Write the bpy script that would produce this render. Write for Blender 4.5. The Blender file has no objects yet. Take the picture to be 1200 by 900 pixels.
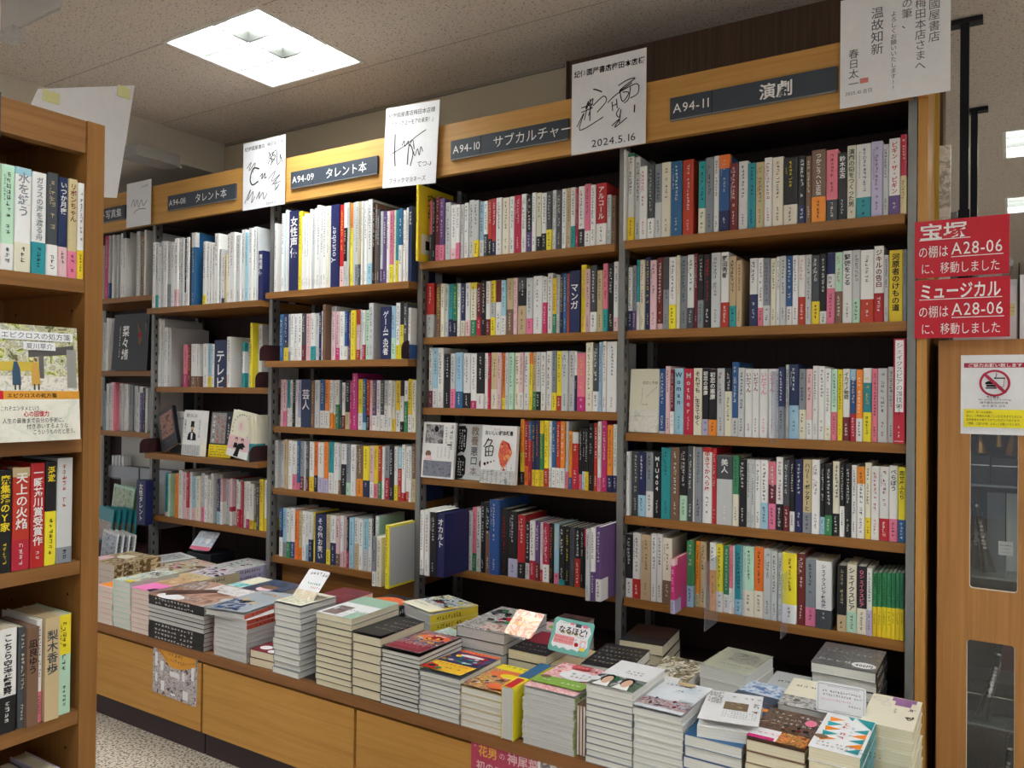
import bpy, bmesh, math, random, re
from mathutils import Matrix, Vector
SC = bpy.context.scene
COL = SC.collection
random.seed(7)

# ------------------------------------------------------------------ camera, world, exposure
cd = bpy.data.cameras.new('camera')
cam = bpy.data.objects.new('camera', cd); COL.objects.link(cam); SC.camera = cam
cd.sensor_fit = 'HORIZONTAL'; cd.sensor_width = 36.0; cd.lens = 36.0 * 934.07 / 1200.0
cd.clip_start = 0.02; cd.clip_end = 60
YAW, PITCH, ROLL = 0.56082, 0.008032, 0.01067
_f = Vector((-math.sin(YAW), math.cos(YAW), 0)); _r = Vector((math.cos(YAW), math.sin(YAW), 0)); _u = Vector((0, 0, 1))
_f, _u = math.cos(PITCH) * _f + math.sin(PITCH) * _u, math.cos(PITCH) * _u - math.sin(PITCH) * _f
_r, _u = math.cos(ROLL) * _r + math.sin(ROLL) * _u, math.cos(ROLL) * _u - math.sin(ROLL) * _r
M = Matrix((_r, _u, -_f)).transposed().to_4x4(); M.translation = Vector((0, -2.27, 1.159))
cam.matrix_world = M
W = bpy.data.worlds.new('shop_ambience'); SC.world = W; W.use_nodes = True
W.node_tree.nodes['Background'].inputs[0].default_value = (0.95, 0.97, 1.0, 1)
W.node_tree.nodes['Background'].inputs[1].default_value = 0.30
SC.view_settings.view_transform = 'Standard'; SC.view_settings.look = 'None'
SC.view_settings.exposure = 0.95; SC.view_settings.gamma = 1.0; SC.view_settings.use_curve_mapping = False
LAMP = 18.5          # emission of the ceiling panels
LAMPS = [(-2.265, -0.34), (-0.6, -1.75), (-2.3, -2.1), (1.2, -2.1), (1.2, -0.4), (0.2, 2.21), (0.2, 3.65), (-0.55, -3.9), (1.2, -3.9), (-2.3, -3.9), (2.9, -2.1), (-0.55, -5.6), (-2.9, -5.6), (1.9, 2.21), (1.9, 3.65)]  # fixtures further back are out of view, added to brighten the shop

# ------------------------------------------------------------------ materials
def lin(c):
    c = c / 255.0
    return c / 12.92 if c <= 0.04045 else ((c + 0.055) / 1.055) ** 2.4
def rgb(c): return (lin(c[0]), lin(c[1]), lin(c[2]), 1.0)
_M = {}
def base(name, rough=0.5, spec=0.4):
    m = bpy.data.materials.new(name); m.use_nodes = True
    nt = m.node_tree; b = nt.nodes['Principled BSDF']
    b.inputs['Roughness'].default_value = rough
    b.inputs['Specular IOR Level'].default_value = spec
    return m, nt, b
def N(nt, t, **kw):
    n = nt.nodes.new(t)
    for k, v in kw.items():
        if k.startswith('i_'): n.inputs[k[2:].replace('_', ' ')].default_value = v
        else: setattr(n, k, v)
    return n
def paint(name, c, rough=0.5, spec=0.4, vary=0.0, metal=0.0):
    """plain coloured stock with a faint mottling; VARY shifts the value a little from object to object"""
    if name in _M: return _M[name]
    m, nt, b = base(name, rough, spec); b.inputs['Metallic'].default_value = metal
    tc = N(nt, 'ShaderNodeTexCoord'); no = N(nt, 'ShaderNodeTexNoise', i_Scale=60.0, i_Detail=2.0)
    nt.links.new(tc.outputs['Object'], no.inputs['Vector'])
    hs = N(nt, 'ShaderNodeHueSaturation'); hs.inputs['Color'].default_value = rgb(c)
    mr = N(nt, 'ShaderNodeMapRange'); mr.inputs['To Min'].default_value = 0.95; mr.inputs['To Max'].default_value = 1.05
    nt.links.new(no.outputs['Fac'], mr.inputs['Value'])
    if vary:
        oi = N(nt, 'ShaderNodeObjectInfo'); m2 = N(nt, 'ShaderNodeMapRange'); m2.inputs['To Min'].default_value = 1 - vary; m2.inputs['To Max'].default_value = 1 + vary * 0.5
        nt.links.new(oi.outputs['Random'], m2.inputs['Value'])
        mu = N(nt, 'ShaderNodeMath', operation='MULTIPLY'); nt.links.new(mr.outputs[0], mu.inputs[0]); nt.links.new(m2.outputs[0], mu.inputs[1])
        nt.links.new(mu.outputs[0], hs.inputs['Value'])
        m3 = N(nt, 'ShaderNodeMapRange'); m3.inputs['To Min'].default_value = 0.485; m3.inputs['To Max'].default_value = 0.515
        sn = N(nt, 'ShaderNodeMath', operation='FRACT'); mm = N(nt, 'ShaderNodeMath', operation='MULTIPLY'); mm.inputs[1].default_value = 17.3
        nt.links.new(oi.outputs['Random'], mm.inputs[0]); nt.links.new(mm.outputs[0], sn.inputs[0]); nt.links.new(sn.outputs[0], m3.inputs['Value']); nt.links.new(m3.outputs[0], hs.inputs['Hue'])
    else: nt.links.new(mr.outputs[0], hs.inputs['Value'])
    nt.links.new(hs.outputs[0], b.inputs['Base Color'])
    _M[name] = m; return m
def wood(name, c1, c2, axis=0, rough=0.42):
    if name in _M: return _M[name]
    m, nt, b = base(name, rough, 0.35)
    tc = N(nt, 'ShaderNodeTexCoord'); mp = N(nt, 'ShaderNodeMapping')
    s = [70.0, 70.0, 70.0]; s[axis] = 2.2; mp.inputs['Scale'].default_value = s
    nt.links.new(tc.outputs['Object'], mp.inputs['Vector'])
    n1 = N(nt, 'ShaderNodeTexNoise', i_Scale=1.0, i_Detail=5.0, i_Roughness=0.65, i_Distortion=0.6)
    nt.links.new(mp.outputs[0], n1.inputs['Vector'])
    r = N(nt, 'ShaderNodeValToRGB'); r.color_ramp.elements[0].position = 0.3; r.color_ramp.elements[1].position = 0.72
    r.color_ramp.elements[0].color = rgb(c1); r.color_ramp.elements[1].color = rgb(c2)
    nt.links.new(n1.outputs['Fac'], r.inputs[0]); nt.links.new(r.outputs[0], b.inputs['Base Color'])
    bu = N(nt, 'ShaderNodeBump'); bu.inputs['Strength'].default_value = 0.06; bu.inputs['Distance'].default_value = 0.002
    nt.links.new(n1.outputs['Fac'], bu.inputs['Height']); nt.links.new(bu.outputs[0], b.inputs['Normal'])
    _M[name] = m; return m
def speckle(name, c1, c2, scale, thr, bump=0.0, big=None, rough=0.9, stretch=(1, 1, 1)):
    if name in _M: return _M[name]
    m, nt, b = base(name, rough, 0.15)
    tc = N(nt, 'ShaderNodeTexCoord'); mp = N(nt, 'ShaderNodeMapping'); mp.inputs['Scale'].default_value = stretch
    nt.links.new(tc.outputs['Object'], mp.inputs['Vector'])
    n1 = N(nt, 'ShaderNodeTexNoise', i_Scale=scale, i_Detail=3.0, i_Roughness=0.6); nt.links.new(mp.outputs[0], n1.inputs['Vector'])
    r = N(nt, 'ShaderNodeValToRGB'); r.color_ramp.elements[0].position = thr - 0.03; r.color_ramp.elements[1].position = thr + 0.03
    r.color_ramp.elements[0].color = rgb(c2); r.color_ramp.elements[1].color = rgb(c1)
    nt.links.new(n1.outputs['Fac'], r.inputs[0]); out = r.outputs[0]
    if big:
        n2 = N(nt, 'ShaderNodeTexNoise', i_Scale=big[0], i_Detail=2.0); nt.links.new(tc.outputs['Object'], n2.inputs['Vector'])
        r2 = N(nt, 'ShaderNodeValToRGB'); r2.color_ramp.elements[0].position = big[1]; r2.color_ramp.elements[1].position = big[1] + 0.06
        r2.color_ramp.elements[0].color = rgb(big[2]); r2.color_ramp.elements[1].color = (1, 1, 1, 1)
        mx = N(nt, 'ShaderNodeMix', data_type='RGBA', blend_type='MULTIPLY'); mx.inputs['Factor'].default_value = 1.0
        nt.links.new(out, mx.inputs[6]); nt.links.new(r2.outputs[0], mx.inputs[7]); out = mx.outputs[2]
    nt.links.new(out, b.inputs['Base Color'])
    if bump:
        bu = N(nt, 'ShaderNodeBump'); bu.inputs['Strength'].default_value = bump; bu.inputs['Distance'].default_value = 0.003
        nt.links.new(n1.outputs['Fac'], bu.inputs['Height']); nt.links.new(bu.outputs[0], b.inputs['Normal'])
    _M[name] = m; return m
def photo(name, cols, scale=30.0, rough=0.3, blocky=False):
    """a printed picture seen from too far away to tell what it shows: soft patches of its colours"""
    name = 'print_' + name
    if name in _M: return _M[name]
    m, nt, b = base(name, rough, 0.5)
    tc = N(nt, 'ShaderNodeTexCoord')
    if blocky:
        n1 = N(nt, 'ShaderNodeTexVoronoi', i_Scale=scale); src = None
        nt.links.new(tc.outputs['Object'], n1.inputs['Vector'])
        sp = N(nt, 'ShaderNodeSeparateColor'); nt.links.new(n1.outputs['Color'], sp.inputs[0]); src = sp.outputs[0]
    else:
        n1 = N(nt, 'ShaderNodeTexNoise', i_Scale=scale * 1.35, i_Detail=5.0, i_Roughness=0.6, i_Distortion=0.8); nt.links.new(tc.outputs['Object'], n1.inputs['Vector'])
        mr = N(nt, 'ShaderNodeMapRange'); mr.inputs['From Min'].default_value = 0.36; mr.inputs['From Max'].default_value = 0.64
        nt.links.new(n1.outputs['Fac'], mr.inputs['Value']); src = mr.outputs[0]
    r = N(nt, 'ShaderNodeValToRGB'); cr = r.color_ramp
    while len(cr.elements) < len(cols): cr.elements.new(0.5)
    for i, c in enumerate(cols): cr.elements[i].position = i / max(1, len(cols) - (0 if blocky else 1)); cr.elements[i].color = rgb(c)
    if blocky: cr.interpolation = 'CONSTANT'
    nt.links.new(src, r.inputs[0]); nt.links.new(r.outputs[0], b.inputs['Base Color'])
    _M[name] = m; return m
def clear(name, tint=(0.95, 0.97, 1.0), alpha=0.16, rough=0.05, haze=0.5):
    if name in _M: return _M[name]
    m = bpy.data.materials.new(name); m.use_nodes = True; nt = m.node_tree
    for n in list(nt.nodes): nt.nodes.remove(n)
    o = N(nt, 'ShaderNodeOutputMaterial'); t = N(nt, 'ShaderNodeBsdfTransparent'); t.inputs[0].default_value = (*tint, 1)
    g = N(nt, 'ShaderNodeBsdfGlossy'); g.inputs['Roughness'].default_value = rough; g.inputs[0].default_value = (0.9, 0.92, 0.95, 1)
    d = N(nt, 'ShaderNodeBsdfDiffuse'); d.inputs[0].default_value = (0.75, 0.77, 0.8, 1)
    mx = N(nt, 'ShaderNodeMixShader'); mx.inputs[0].default_value = alpha
    m2 = N(nt, 'ShaderNodeMixShader'); m2.inputs[0].default_value = haze
    nt.links.new(g.outputs[0], m2.inputs[1]); nt.links.new(d.outputs[0], m2.inputs[2])
    nt.links.new(t.outputs[0], mx.inputs[1]); nt.links.new(m2.outputs[0], mx.inputs[2]); nt.links.new(mx.outputs[0], o.inputs[0])
    _M[name] = m; return m
def glow(name, c, s):
    m, nt, b = base(name, 0.5)
    b.inputs['Base Color'].default_value = (*c, 1); b.inputs['Emission Color'].default_value = (*c, 1); b.inputs['Emission Strength'].default_value = s
    return m
def pages(name, c):
    if name in _M: return _M[name]
    m, nt, b = base(name, 0.85, 0.1)
    tc = N(nt, 'ShaderNodeTexCoord'); mp = N(nt, 'ShaderNodeMapping'); mp.inputs['Scale'].default_value = (1, 1, 900)
    nt.links.new(tc.outputs['Object'], mp.inputs['Vector'])
    n1 = N(nt, 'ShaderNodeTexNoise', i_Scale=1.0, i_Detail=1.0); nt.links.new(mp.outputs[0], n1.inputs['Vector'])
    r = N(nt, 'ShaderNodeValToRGB'); r.color_ramp.elements[0].position = 0.3; r.color_ramp.elements[1].position = 0.6
    r.color_ramp.elements[0].color = rgb([x * 0.86 for x in c]); r.color_ramp.elements[1].color = rgb(c)
    nt.links.new(n1.outputs['Fac'], r.inputs[0]); nt.links.new(r.outputs[0], b.inputs['Base Color'])
    _M[name] = m; return m

PAL = dict(W=(234, 234, 232), I=(230, 225, 204), L=(200, 203, 204), G=(135, 142, 150), D=(70, 74, 80), K=(24, 24, 28), N=(32, 42, 88),
    B=(44, 92, 146), S=(160, 203, 224), T=(42, 150, 158), E=(52, 132, 88), F=(186, 224, 200), Y=(238, 214, 48), O=(236, 138, 42), R=(186, 34, 40),
    M=(112, 32, 42), P=(226, 122, 150), Q=(228, 190, 196), H=(200, 48, 118), V=(98, 70, 124), U=(190, 184, 216), C=(124, 94, 74), A=(200, 180, 140))
WORD = dict(W='white', I='ivory', L='silver', G='grey', D='charcoal', K='black', N='navy', B='blue', S='sky-blue', T='teal', E='green', F='mint',
    Y='yellow', O='orange', R='red', M='maroon', P='pink', Q='pale-pink', H='magenta', V='purple', U='lavender', C='brown', A='tan')
def P(k): return paint('cover_' + WORD[k].replace('-', '_'), PAL[k], 0.38, 0.45, 0.10)
def INK(k): return paint('ink_' + WORD[k].replace('-', '_'), PAL[k], 0.6, 0.2)
PAGE = {'w': pages('paper_white', (226, 226, 220)), 'c': pages('paper_cream', (228, 220, 192)), 'g': pages('paper_grey', (206, 206, 204)), 'p': pages('paper_warm', (232, 218, 206))}
OAK = wood('oak_counter', (172, 122, 54), (196, 146, 72), 0)
OAKV = wood('oak_upright', (174, 124, 60), (200, 148, 78), 2)
FASCIA = wood('oak_fascia', (182, 132, 66), (206, 156, 86), 0)
SHELF = wood('shelf_wood', (130, 86, 38), (158, 108, 54), 0)
SHELFY = wood('shelf_wood_cross', (122, 82, 42), (146, 102, 56), 1)
WALNUT = wood('walnut_case', (130, 88, 42), (154, 108, 58), 2)
WALNUTY = wood('walnut_header', (124, 84, 46), (148, 104, 60), 1)
DARKWOOD = wood('dark_back_panel', (40, 24, 22), (54, 33, 29), 2, 0.6)
VENEER = wood('dark_wall_veneer', (74, 56, 42), (104, 80, 60), 2, 0.6)
PLUM = paint('plum_laminate', (58, 34, 38), 0.4)
KICK = paint('toe_kick_laminate', (50, 36, 40), 0.5)
LOUV = paint('louvre_aluminium', (64, 66, 62), 0.35, 0.5)
STEEL = paint('grey_steel', (128, 128, 126), 0.4, 0.5, 0, 0.3)
SLOT = paint('slot_shadow', (18, 18, 18), 0.9)
SIGN = paint('sign_charcoal', (58, 66, 76), 0.35)
WHITE = paint('sign_white', (240, 240, 238), 0.5)
CARD = paint('card_white', (232, 233, 236), 0.35, 0.5)
REDSIGN = paint('sign_red', (196, 22, 44), 0.3)
BLACKM = paint('black_metal', (26, 30, 38), 0.4)
GLASS = clear('window_glass', (0.92, 0.94, 0.94), 0.045, 0.02, 0.0)
ACRYL = clear('clear_acrylic', (0.93, 0.95, 1.0), 0.18, 0.08)

# ------------------------------------------------------------------ mesh helpers
class MB:
    def __init__(s): s.v = []; s.f = []; s.m = []; s.mats = []
    def mi(s, mat):
        if mat not in s.mats: s.mats.append(mat)
        return s.mats.index(mat)
    def poly(s, pts, mat):
        n = len(s.v); s.v += [tuple(p) for p in pts]; s.f.append(tuple(range(n, n + len(pts)))); s.m.append(s.mi(mat)); return s
    def box(s, x0, x1, y0, y1, z0, z1, mat, T=None):
        n = len(s.v)
        c = [(x0, y0, z0), (x1, y0, z0), (x1, y1, z0), (x0, y1, z0), (x0, y0, z1), (x1, y0, z1), (x1, y1, z1), (x0, y1, z1)]
        if T is not None: c = [tuple(T @ Vector(p)) for p in c]
        s.v += c; k = s.mi(mat)
        for q in ((3, 2, 1, 0), (4, 5, 6, 7), (0, 1, 5, 4), (1, 2, 6, 5), (2, 3, 7, 6), (3, 0, 4, 7)):
            s.f.append(tuple(n + i for i in q)); s.m.append(k)
        return s
    def prism(s, pts, z0, z1, mat):
        """outline in x, y pulled up from z0 to z1"""
        n = len(s.v); k = s.mi(mat); L = len(pts)
        s.v += [(p[0], p[1], z0) for p in pts] + [(p[0], p[1], z1) for p in pts]
        for i in range(L): j = (i + 1) % L; s.f.append((n + i, n + j, n + L + j, n + L + i)); s.m.append(k)
        s.f.append(tuple(n + i for i in reversed(range(L)))); s.m.append(k); s.f.append(tuple(n + L + i for i in range(L))); s.m.append(k)
        return s
    def tube(s, pts, r, mat, k=8):
        mi = s.mi(mat); rings = []
        for i, p in enumerate(pts):
            p = Vector(p); d = (Vector(pts[min(i + 1, len(pts) - 1)]) - Vector(pts[max(i - 1, 0)])).normalized()
            a = d.orthogonal().normalized(); b = d.cross(a); rr = r[i] if isinstance(r, (list, tuple)) else r
            n = len(s.v); s.v += [tuple(p + rr * (math.cos(t) * a + math.sin(t) * b)) for t in [2 * math.pi * j / k for j in range(k)]]; rings.append(n)
        for n0, n1 in zip(rings, rings[1:]):
            for j in range(k): s.f.append((n0 + j, n0 + (j + 1) % k, n1 + (j + 1) % k, n1 + j)); s.m.append(mi)
        s.f.append(tuple(rings[0] + j for j in reversed(range(k)))); s.m.append(mi); s.f.append(tuple(rings[-1] + j for j in range(k))); s.m.append(mi)
        return s
    def flat(s, verts, faces, mat, fn):
        n = len(s.v); k = s.mi(mat); s.v += [tuple(fn(x, y)) for x, y in verts]
        for f in faces: s.f.append(tuple(n + i for i in f)); s.m.append(k)
        return s
    def build(s, name, parent=None, loc=None):
        me = bpy.data.meshes.new(name); me.from_pydata(s.v, [], s.f)
        for m in s.mats: me.materials.append(m)
        if len(s.mats) > 1: me.polygons.foreach_set('material_index', s.m)
        o = bpy.data.objects.new(name, me); COL.objects.link(o)
        if parent is not None: o.parent = parent
        if loc: o.location = loc
        return o
USED = {}
def tag(o, label, cat, group=None):
    n = len(label.split())
    if n > 16 or n < 4: print('LABEL LENGTH', n, label)
    if label in USED: print('LABEL TWICE', label)
    USED[label] = 1
    o['label'] = label; o['category'] = cat
    if group: o['group'] = group
    return o
def struct(o): o['kind'] = 'structure'; return o
def empty(name, loc=(0, 0, 0), rz=0.0):
    o = bpy.data.objects.new(name, None); COL.objects.link(o); o.location = loc; o.rotation_euler = (0, 0, rz); o.empty_display_size = 0.05; return o

# ---- lettering: each character outlined once from the built-in font
_G = {}
def glyph(ch, bold):
    key = (ch, bold)
    if key in _G: return _G[key]
    cu = bpy.data.curves.new('glyph', 'FONT'); cu.body = ch; cu.resolution_u = 2; cu.offset = 0.018 if bold else 0.0
    o = bpy.data.objects.new('glyph', cu); COL.objects.link(o)
    dg = bpy.context.evaluated_depsgraph_get(); me = bpy.data.meshes.new_from_object(o.evaluated_get(dg))
    V = [(v.co.x, v.co.y) for v in me.vertices]; F = [tuple(p.vertices) for p in me.polygons]
    bpy.data.objects.remove(o); bpy.data.curves.remove(cu); bpy.data.meshes.remove(me)
    w = 1.0 if ord(ch) > 0x2000 else (max((x for x, _ in V), default=0.22) + 0.07)
    _G[key] = (V, F, w); return _G[key]
def line(text, bold=False):
    """glyphs of one horizontal line of height 1, left aligned at 0; returns verts, faces, width"""
    V, F, x = [], [], 0.0
    for ch in text:
        if ch == ' ': x += 0.35; continue
        v, f, w = glyph(ch, bold); n = len(V); V += [(a + x, b) for a, b in v]; F += [tuple(i + n for i in q) for q in f]; x += w
    return V, F, x
def column(text, bold=False):
    """characters one under another, each in a cell of 1, centred on x = 0, top at y = 0"""
    V, F = [], []
    for i, ch in enumerate(text):
        ch2 = ch
        v, f, w = glyph(ch2, bold); n = len(V)
        if ch in 'ー―-…': v = [(0.38 - (b - 0.38) + 0.1, 0.5 - (a - 0.5) - 0.1) for a, b in v]
        V += [(a - w / 2, b - 0.88 - i) for a, b in v]; F += [tuple(j + n for j in q) for q in f]
    return V, F, float(len(text))
def scrawl(n, rnd, vertical=True, dense=5):
    """print too small to read: clusters of short strokes, N cells of 1"""
    V, F = [], []
    def bar(x0, y0, x1, y1):
        k = len(V); V.extend([(x0, y0), (x1, y0), (x1, y1), (x0, y1)]); F.append((k, k + 1, k + 2, k + 3))
    for i in range(n):
        ox, oy = (-0.5, -1.0 - i) if vertical else (float(i), 0.0)
        if rnd.random() < 0.08: continue
        for _ in range(rnd.randint(1, 2)):
            x = ox + rnd.uniform(0.15, 0.75); bar(x, oy + rnd.uniform(0.05, 0.3), x + 0.1, oy + rnd.uniform(0.6, 0.95))
        for _ in range(rnd.randint(dense - 3, dense - 1)):
            y = oy + rnd.uniform(0.08, 0.82); x = ox + rnd.uniform(0.05, 0.3); bar(x, y, x + rnd.uniform(0.4, 0.62), y + 0.085)
    return V, F, float(n)
def lum(k): c = PAL[k]; return 0.3 * c[0] + 0.6 * c[1] + 0.1 * c[2]

class Art:
    """flat print on a surface: u to the right and v up, 0..1 over w x h; later items lie a hair above earlier ones"""
    def __init__(s, w, h, fn): s.w, s.h, s.fn, s.b, s.k = w, h, fn, MB(), 0
    def _p(s): s.k += 1; k = s.k; return lambda x, y: s.fn(x, y, 0.00025 + 0.00012 * k)
    def rect(s, u0, v0, u1, v1, mat):
        g = s._p(); s.b.poly([g(u * s.w, v * s.h) for u, v in ((u0, v0), (u1, v0), (u1, v1), (u0, v1))], mat); return s
    def poly(s, pts, mat):
        g = s._p(); s.b.poly([g(u * s.w, v * s.h) for u, v in pts], mat); return s
    def oval(s, u, v, ru, rv, mat, k=16, r0=0.0):
        g = s._p(); T = [2 * math.pi * i / k for i in range(k)]
        if not r0: s.b.poly([g((u + ru * math.cos(t)) * s.w, (v + rv * math.sin(t)) * s.h) for t in T], mat)
        else:
            for i in range(k):
                a, c = T[i], T[(i + 1) % k]
                s.b.poly([g((u + ru * q * math.cos(t)) * s.w, (v + rv * q * math.sin(t)) * s.h) for t, q in ((a, r0), (a, 1), (c, 1), (c, r0))], mat)
        return s
    def _put(s, VF, u, v, size, mat, mir=1, rot=0.0, sx=1.0):
        g = s._p(); c, n = math.cos(rot), math.sin(rot)
        s.b.flat(VF[0], VF[1], mat, lambda x, y: g(u * s.w + size * (x * sx * c - y * n), v * s.h + size * (x * sx * n + y * c))); return s
    def text(s, t, u, v, size, mat, bold=False, center=False, rot=0.0, fit=None, sx=1.0):
        VF = line(t, bold)
        if fit: sx = fit * s.w / (VF[2] * size)
        if center: u -= VF[2] * size * sx / 2 / s.w
        return s._put(VF, u, v, size, mat, rot=rot, sx=sx)
    def col(s, t, u, v, size, mat, bold=False): return s._put(column(t, bold), u, v, size, mat)
    def fake(s, n, u, v, size, mat, vertical=False, seed=0, rot=0.0, sx=1.0): return s._put(scrawl(n, random.Random(seed), vertical), u, v, size, mat, rot=rot, sx=sx)
    def stroke(s, pts, wd, mat):
        """a pen stroke through the points (u, v)"""
        g = s._p(); Q = [Vector((u * s.w, v * s.h)) for u, v in pts]
        out = []
        for i in range(len(Q) - 1):
            a, b, c, d = Q[max(i - 1, 0)], Q[i], Q[i + 1], Q[min(i + 2, len(Q) - 1)]
            for j in range(5):
                t = j / 5.0; out.append(0.5 * ((2 * b) + (c - a) * t + (2 * a - 5 * b + 4 * c - d) * t * t + (3 * b - a - 3 * c + d) * t ** 3))
        out.append(Q[-1]); L = []
        for i, p in enumerate(out):
            d = (out[min(i + 1, len(out) - 1)] - out[max(i - 1, 0)]); d = d.normalized() if d.length > 1e-9 else Vector((1, 0)); nrm = Vector((-d.y, d.x)) * wd / 2
            L.append((p + nrm, p - nrm))
        for (a, b), (c, d) in zip(L, L[1:]): s.b.poly([g(*a), g(*b), g(*d), g(*c)], mat)
        return s
    def confetti(s, u0, v0, u1, v1, keys, n, size, seed):
        R = random.Random(seed)
        for _ in range(n):
            u, v, a, b = R.uniform(u0, u1), R.uniform(v0, v1), size * R.uniform(.4, 1.3), size * R.uniform(.3, .9); m = INK(R.choice(keys))
            if R.random() < .5: s.oval(u, v, a, b, m, 7)
            else: t = R.uniform(-.5, .5); s.poly([(min(1, max(0, u + a * x)), min(1, max(0, v + b * y + t * a * x))) for x, y in ((-1, -.5), (1, -.5), (1, .5), (-1, .5))], m)
        return s
    def done(s, name, parent): o = s.b.build(name, parent); o['kind'] = 'stuff'; return o

# ------------------------------------------------------------------ books
def u_profile(w, d, t, off=0.0):
    r = min(0.002, w * 0.2)
    return [(-w / 2 - off, d), (-w / 2 - off, r), (-w / 2 + r, -off), (w / 2 - r, -off), (w / 2 + off, r), (w / 2 + off, d),
            (w / 2 - t, d), (w / 2 - t, t), (-w / 2 + t, t), (-w / 2 + t, d)]
def shelf_book(name, w, h, d, c, band=None, cap=None, ink=None, title=None, seed=0, page='w', loc=(0, 0, 0), rz=0.0, side=None):
    """a book standing with its spine to the front; origin at the foot of the spine"""
    t = min(0.0015, w * 0.16); rnd = random.Random(seed)
    o = MB().prism(u_profile(w, d, t), 0, h, P(c)).build(name); o.location = loc; o.rotation_euler = (0, 0, rz)
    MB().box(-w / 2 + t, w / 2 - t, t, d - 0.002, 0.001, h - 0.002, PAGE[page]).build('page_block', o)
    if band: MB().prism(u_profile(w, min(0.05, d), t, 0.0003), 0.0003, h * band[1], P(band[0])).build('paper_band', o)
    if cap: MB().prism(u_profile(w, min(0.02, d), t, 0.0002), h * (1 - cap[1]), h - 0.0003, P(cap[0])).build('spine_label', o)
    b = MB(); lo = h * band[1] if band else 0.0
    inkc = ink or rnd.choice('KKKKDDNM' if lum(c) > 110 else 'WWLIY')
    top = h * 0.955
    cell = min(w * 0.56, 0.0105)
    fn = lambda cx, cz, s: (lambda x, y: (cx + s * x, -0.0007, cz + s * y))
    if title:
        n = len(title); cell = min(w * 0.72, 0.021, (top - max(lo, h * 0.12)) / n * 0.97); V, F, _ = column(title, True); b.flat(V, F, INK(inkc), fn(0, top, cell)); end = top - n * cell
    else:
        room = (top - max(lo, h * 0.3)) * rnd.uniform(0.6, 0.98); n = max(3, min(20, int(room / cell))); V, F, _ = scrawl(n, rnd); b.flat(V, F, INK(inkc), fn(rnd.uniform(-0.06, 0.06) * w, top - rnd.uniform(0, 0.02) * h, cell))
        if w > 0.019 and rnd.random() < 0.65: V, F, _ = scrawl(int(n * rnd.uniform(.8, 1.8)), rnd); b.flat(V, F, INK(inkc), fn(-w * 0.28, top - h * 0.05, cell * 0.45))
        end = top - n * cell
    if band and band[1] > 0.1:
        bi = 'K' if lum(band[0]) > 110 else 'W'; s2 = min(w * 0.5, 0.01); n = max(2, min(7, int(lo * 0.75 / s2))); V, F, _ = scrawl(n, rnd); b.flat(V, F, INK(bi), fn(0, lo * 0.88, s2))
    elif end - 0.02 > 0.05 * h and w > 0.009:
        s2 = min(w * 0.45, 0.008); n = max(1, min(5, int((end - 0.02) / s2))); V, F, _ = scrawl(n, rnd); b.flat(V, F, INK(inkc), fn(0, 0.015 + n * s2, s2))
    b.build('spine_title', o)['kind'] = 'stuff'
    if side:
        MB().box(w / 2, w / 2 + 0.0006, 0.006, d - 0.004, 0.008, h - 0.008, P(side)).build('cover_panel', o)
    return o
def lying_book(name, w, h, t, c, page='w', spine='l', loc=(0, 0, 0), rz=0.0, spine_c=None):
    """a book lying flat: w along x, h along y, t thick; origin at the middle of its underside"""
    k = min(0.0006, t * 0.08); b = MB(); m = P(c) if isinstance(c, str) else c; ms = (P(spine_c) if isinstance(spine_c, str) else spine_c) if spine_c else m; W2, H2 = w / 2, h / 2
    b.box(-W2, W2, -H2, H2, 0, k, m); b.box(-W2, W2, -H2, H2, t - k, t, m)
    if spine == 'l': b.box(-W2, -W2 + k, -H2, H2, k, t - k, ms)
    if spine == 'r': b.box(W2 - k, W2, -H2, H2, k, t - k, ms)
    if spine == 'f': b.box(-W2, W2, -H2, -H2 + k, k, t - k, ms)
    if spine == 'b': b.box(-W2, W2, H2 - k, H2, k, t - k, ms)
    o = b.build(name); o.location = loc; o.rotation_euler = (0, 0, rz); i = 0.0016
    MB().box(-W2 + (k if spine == 'l' else i), W2 - (k if spine == 'r' else i), -H2 + (k if spine == 'f' else i), H2 - (k if spine == 'b' else i), k, t - k, PAGE[page]).build('page_block', o)
    return o
def top_art(w, h, t): return Art(w, h, lambda x, y, e: (x - w / 2, y - h / 2, t + e))
def face_art(w, h, yf): return Art(w, h, lambda x, y, e: (x - w / 2, yf - e, y))
def face_book(name, w, h, t, c, page='w', loc=(0, 0, 0), tilt=0.0, rz=0.0):
    """a book standing with its front cover to the front, leaning back by TILT; origin at the middle of its lower front edge"""
    k = 0.0012; b = MB(); m = P(c) if isinstance(c, str) else c; W2 = w / 2
    b.box(-W2, W2, 0, k, 0, h, m); b.box(-W2, W2, t - k, t, 0, h, m); b.box(W2 - k, W2, k, t - k, 0, h, m)
    o = b.build(name); o.location = loc; o.rotation_euler = (-tilt, 0, rz)
    MB().box(-W2 + 0.0016, W2 - k, k, t - k, 0.0016, h - 0.0016, PAGE[page]).build('page_block', o)
    return o

# ------------------------------------------------------------------ the room
CEIL = speckle('ceiling_board', (216, 206, 197), (120, 112, 104), 120.0, 0.385, 0.3, (30.0, 0.34, (120, 112, 106)), stretch=(1, 1.7, 1))
WALLM = speckle('wall_paper', (196, 184, 160), (186, 174, 150), 220.0, 0.42, 0.1)
BEAMM = speckle('beam_board', (206, 198, 184), (176, 168, 154), 120.0, 0.34, 0.15)
FLOORM = speckle('floor_terrazzo', (206, 196, 180), (104, 92, 80), 120.0, 0.46, 0.0, (260.0, 0.36, (120, 108, 96)), rough=0.4)
H = 2.36
struct(MB().box(-6.5, 6.5, -6.5, 9, -0.05, 0, FLOORM).build('floor'))
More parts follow.
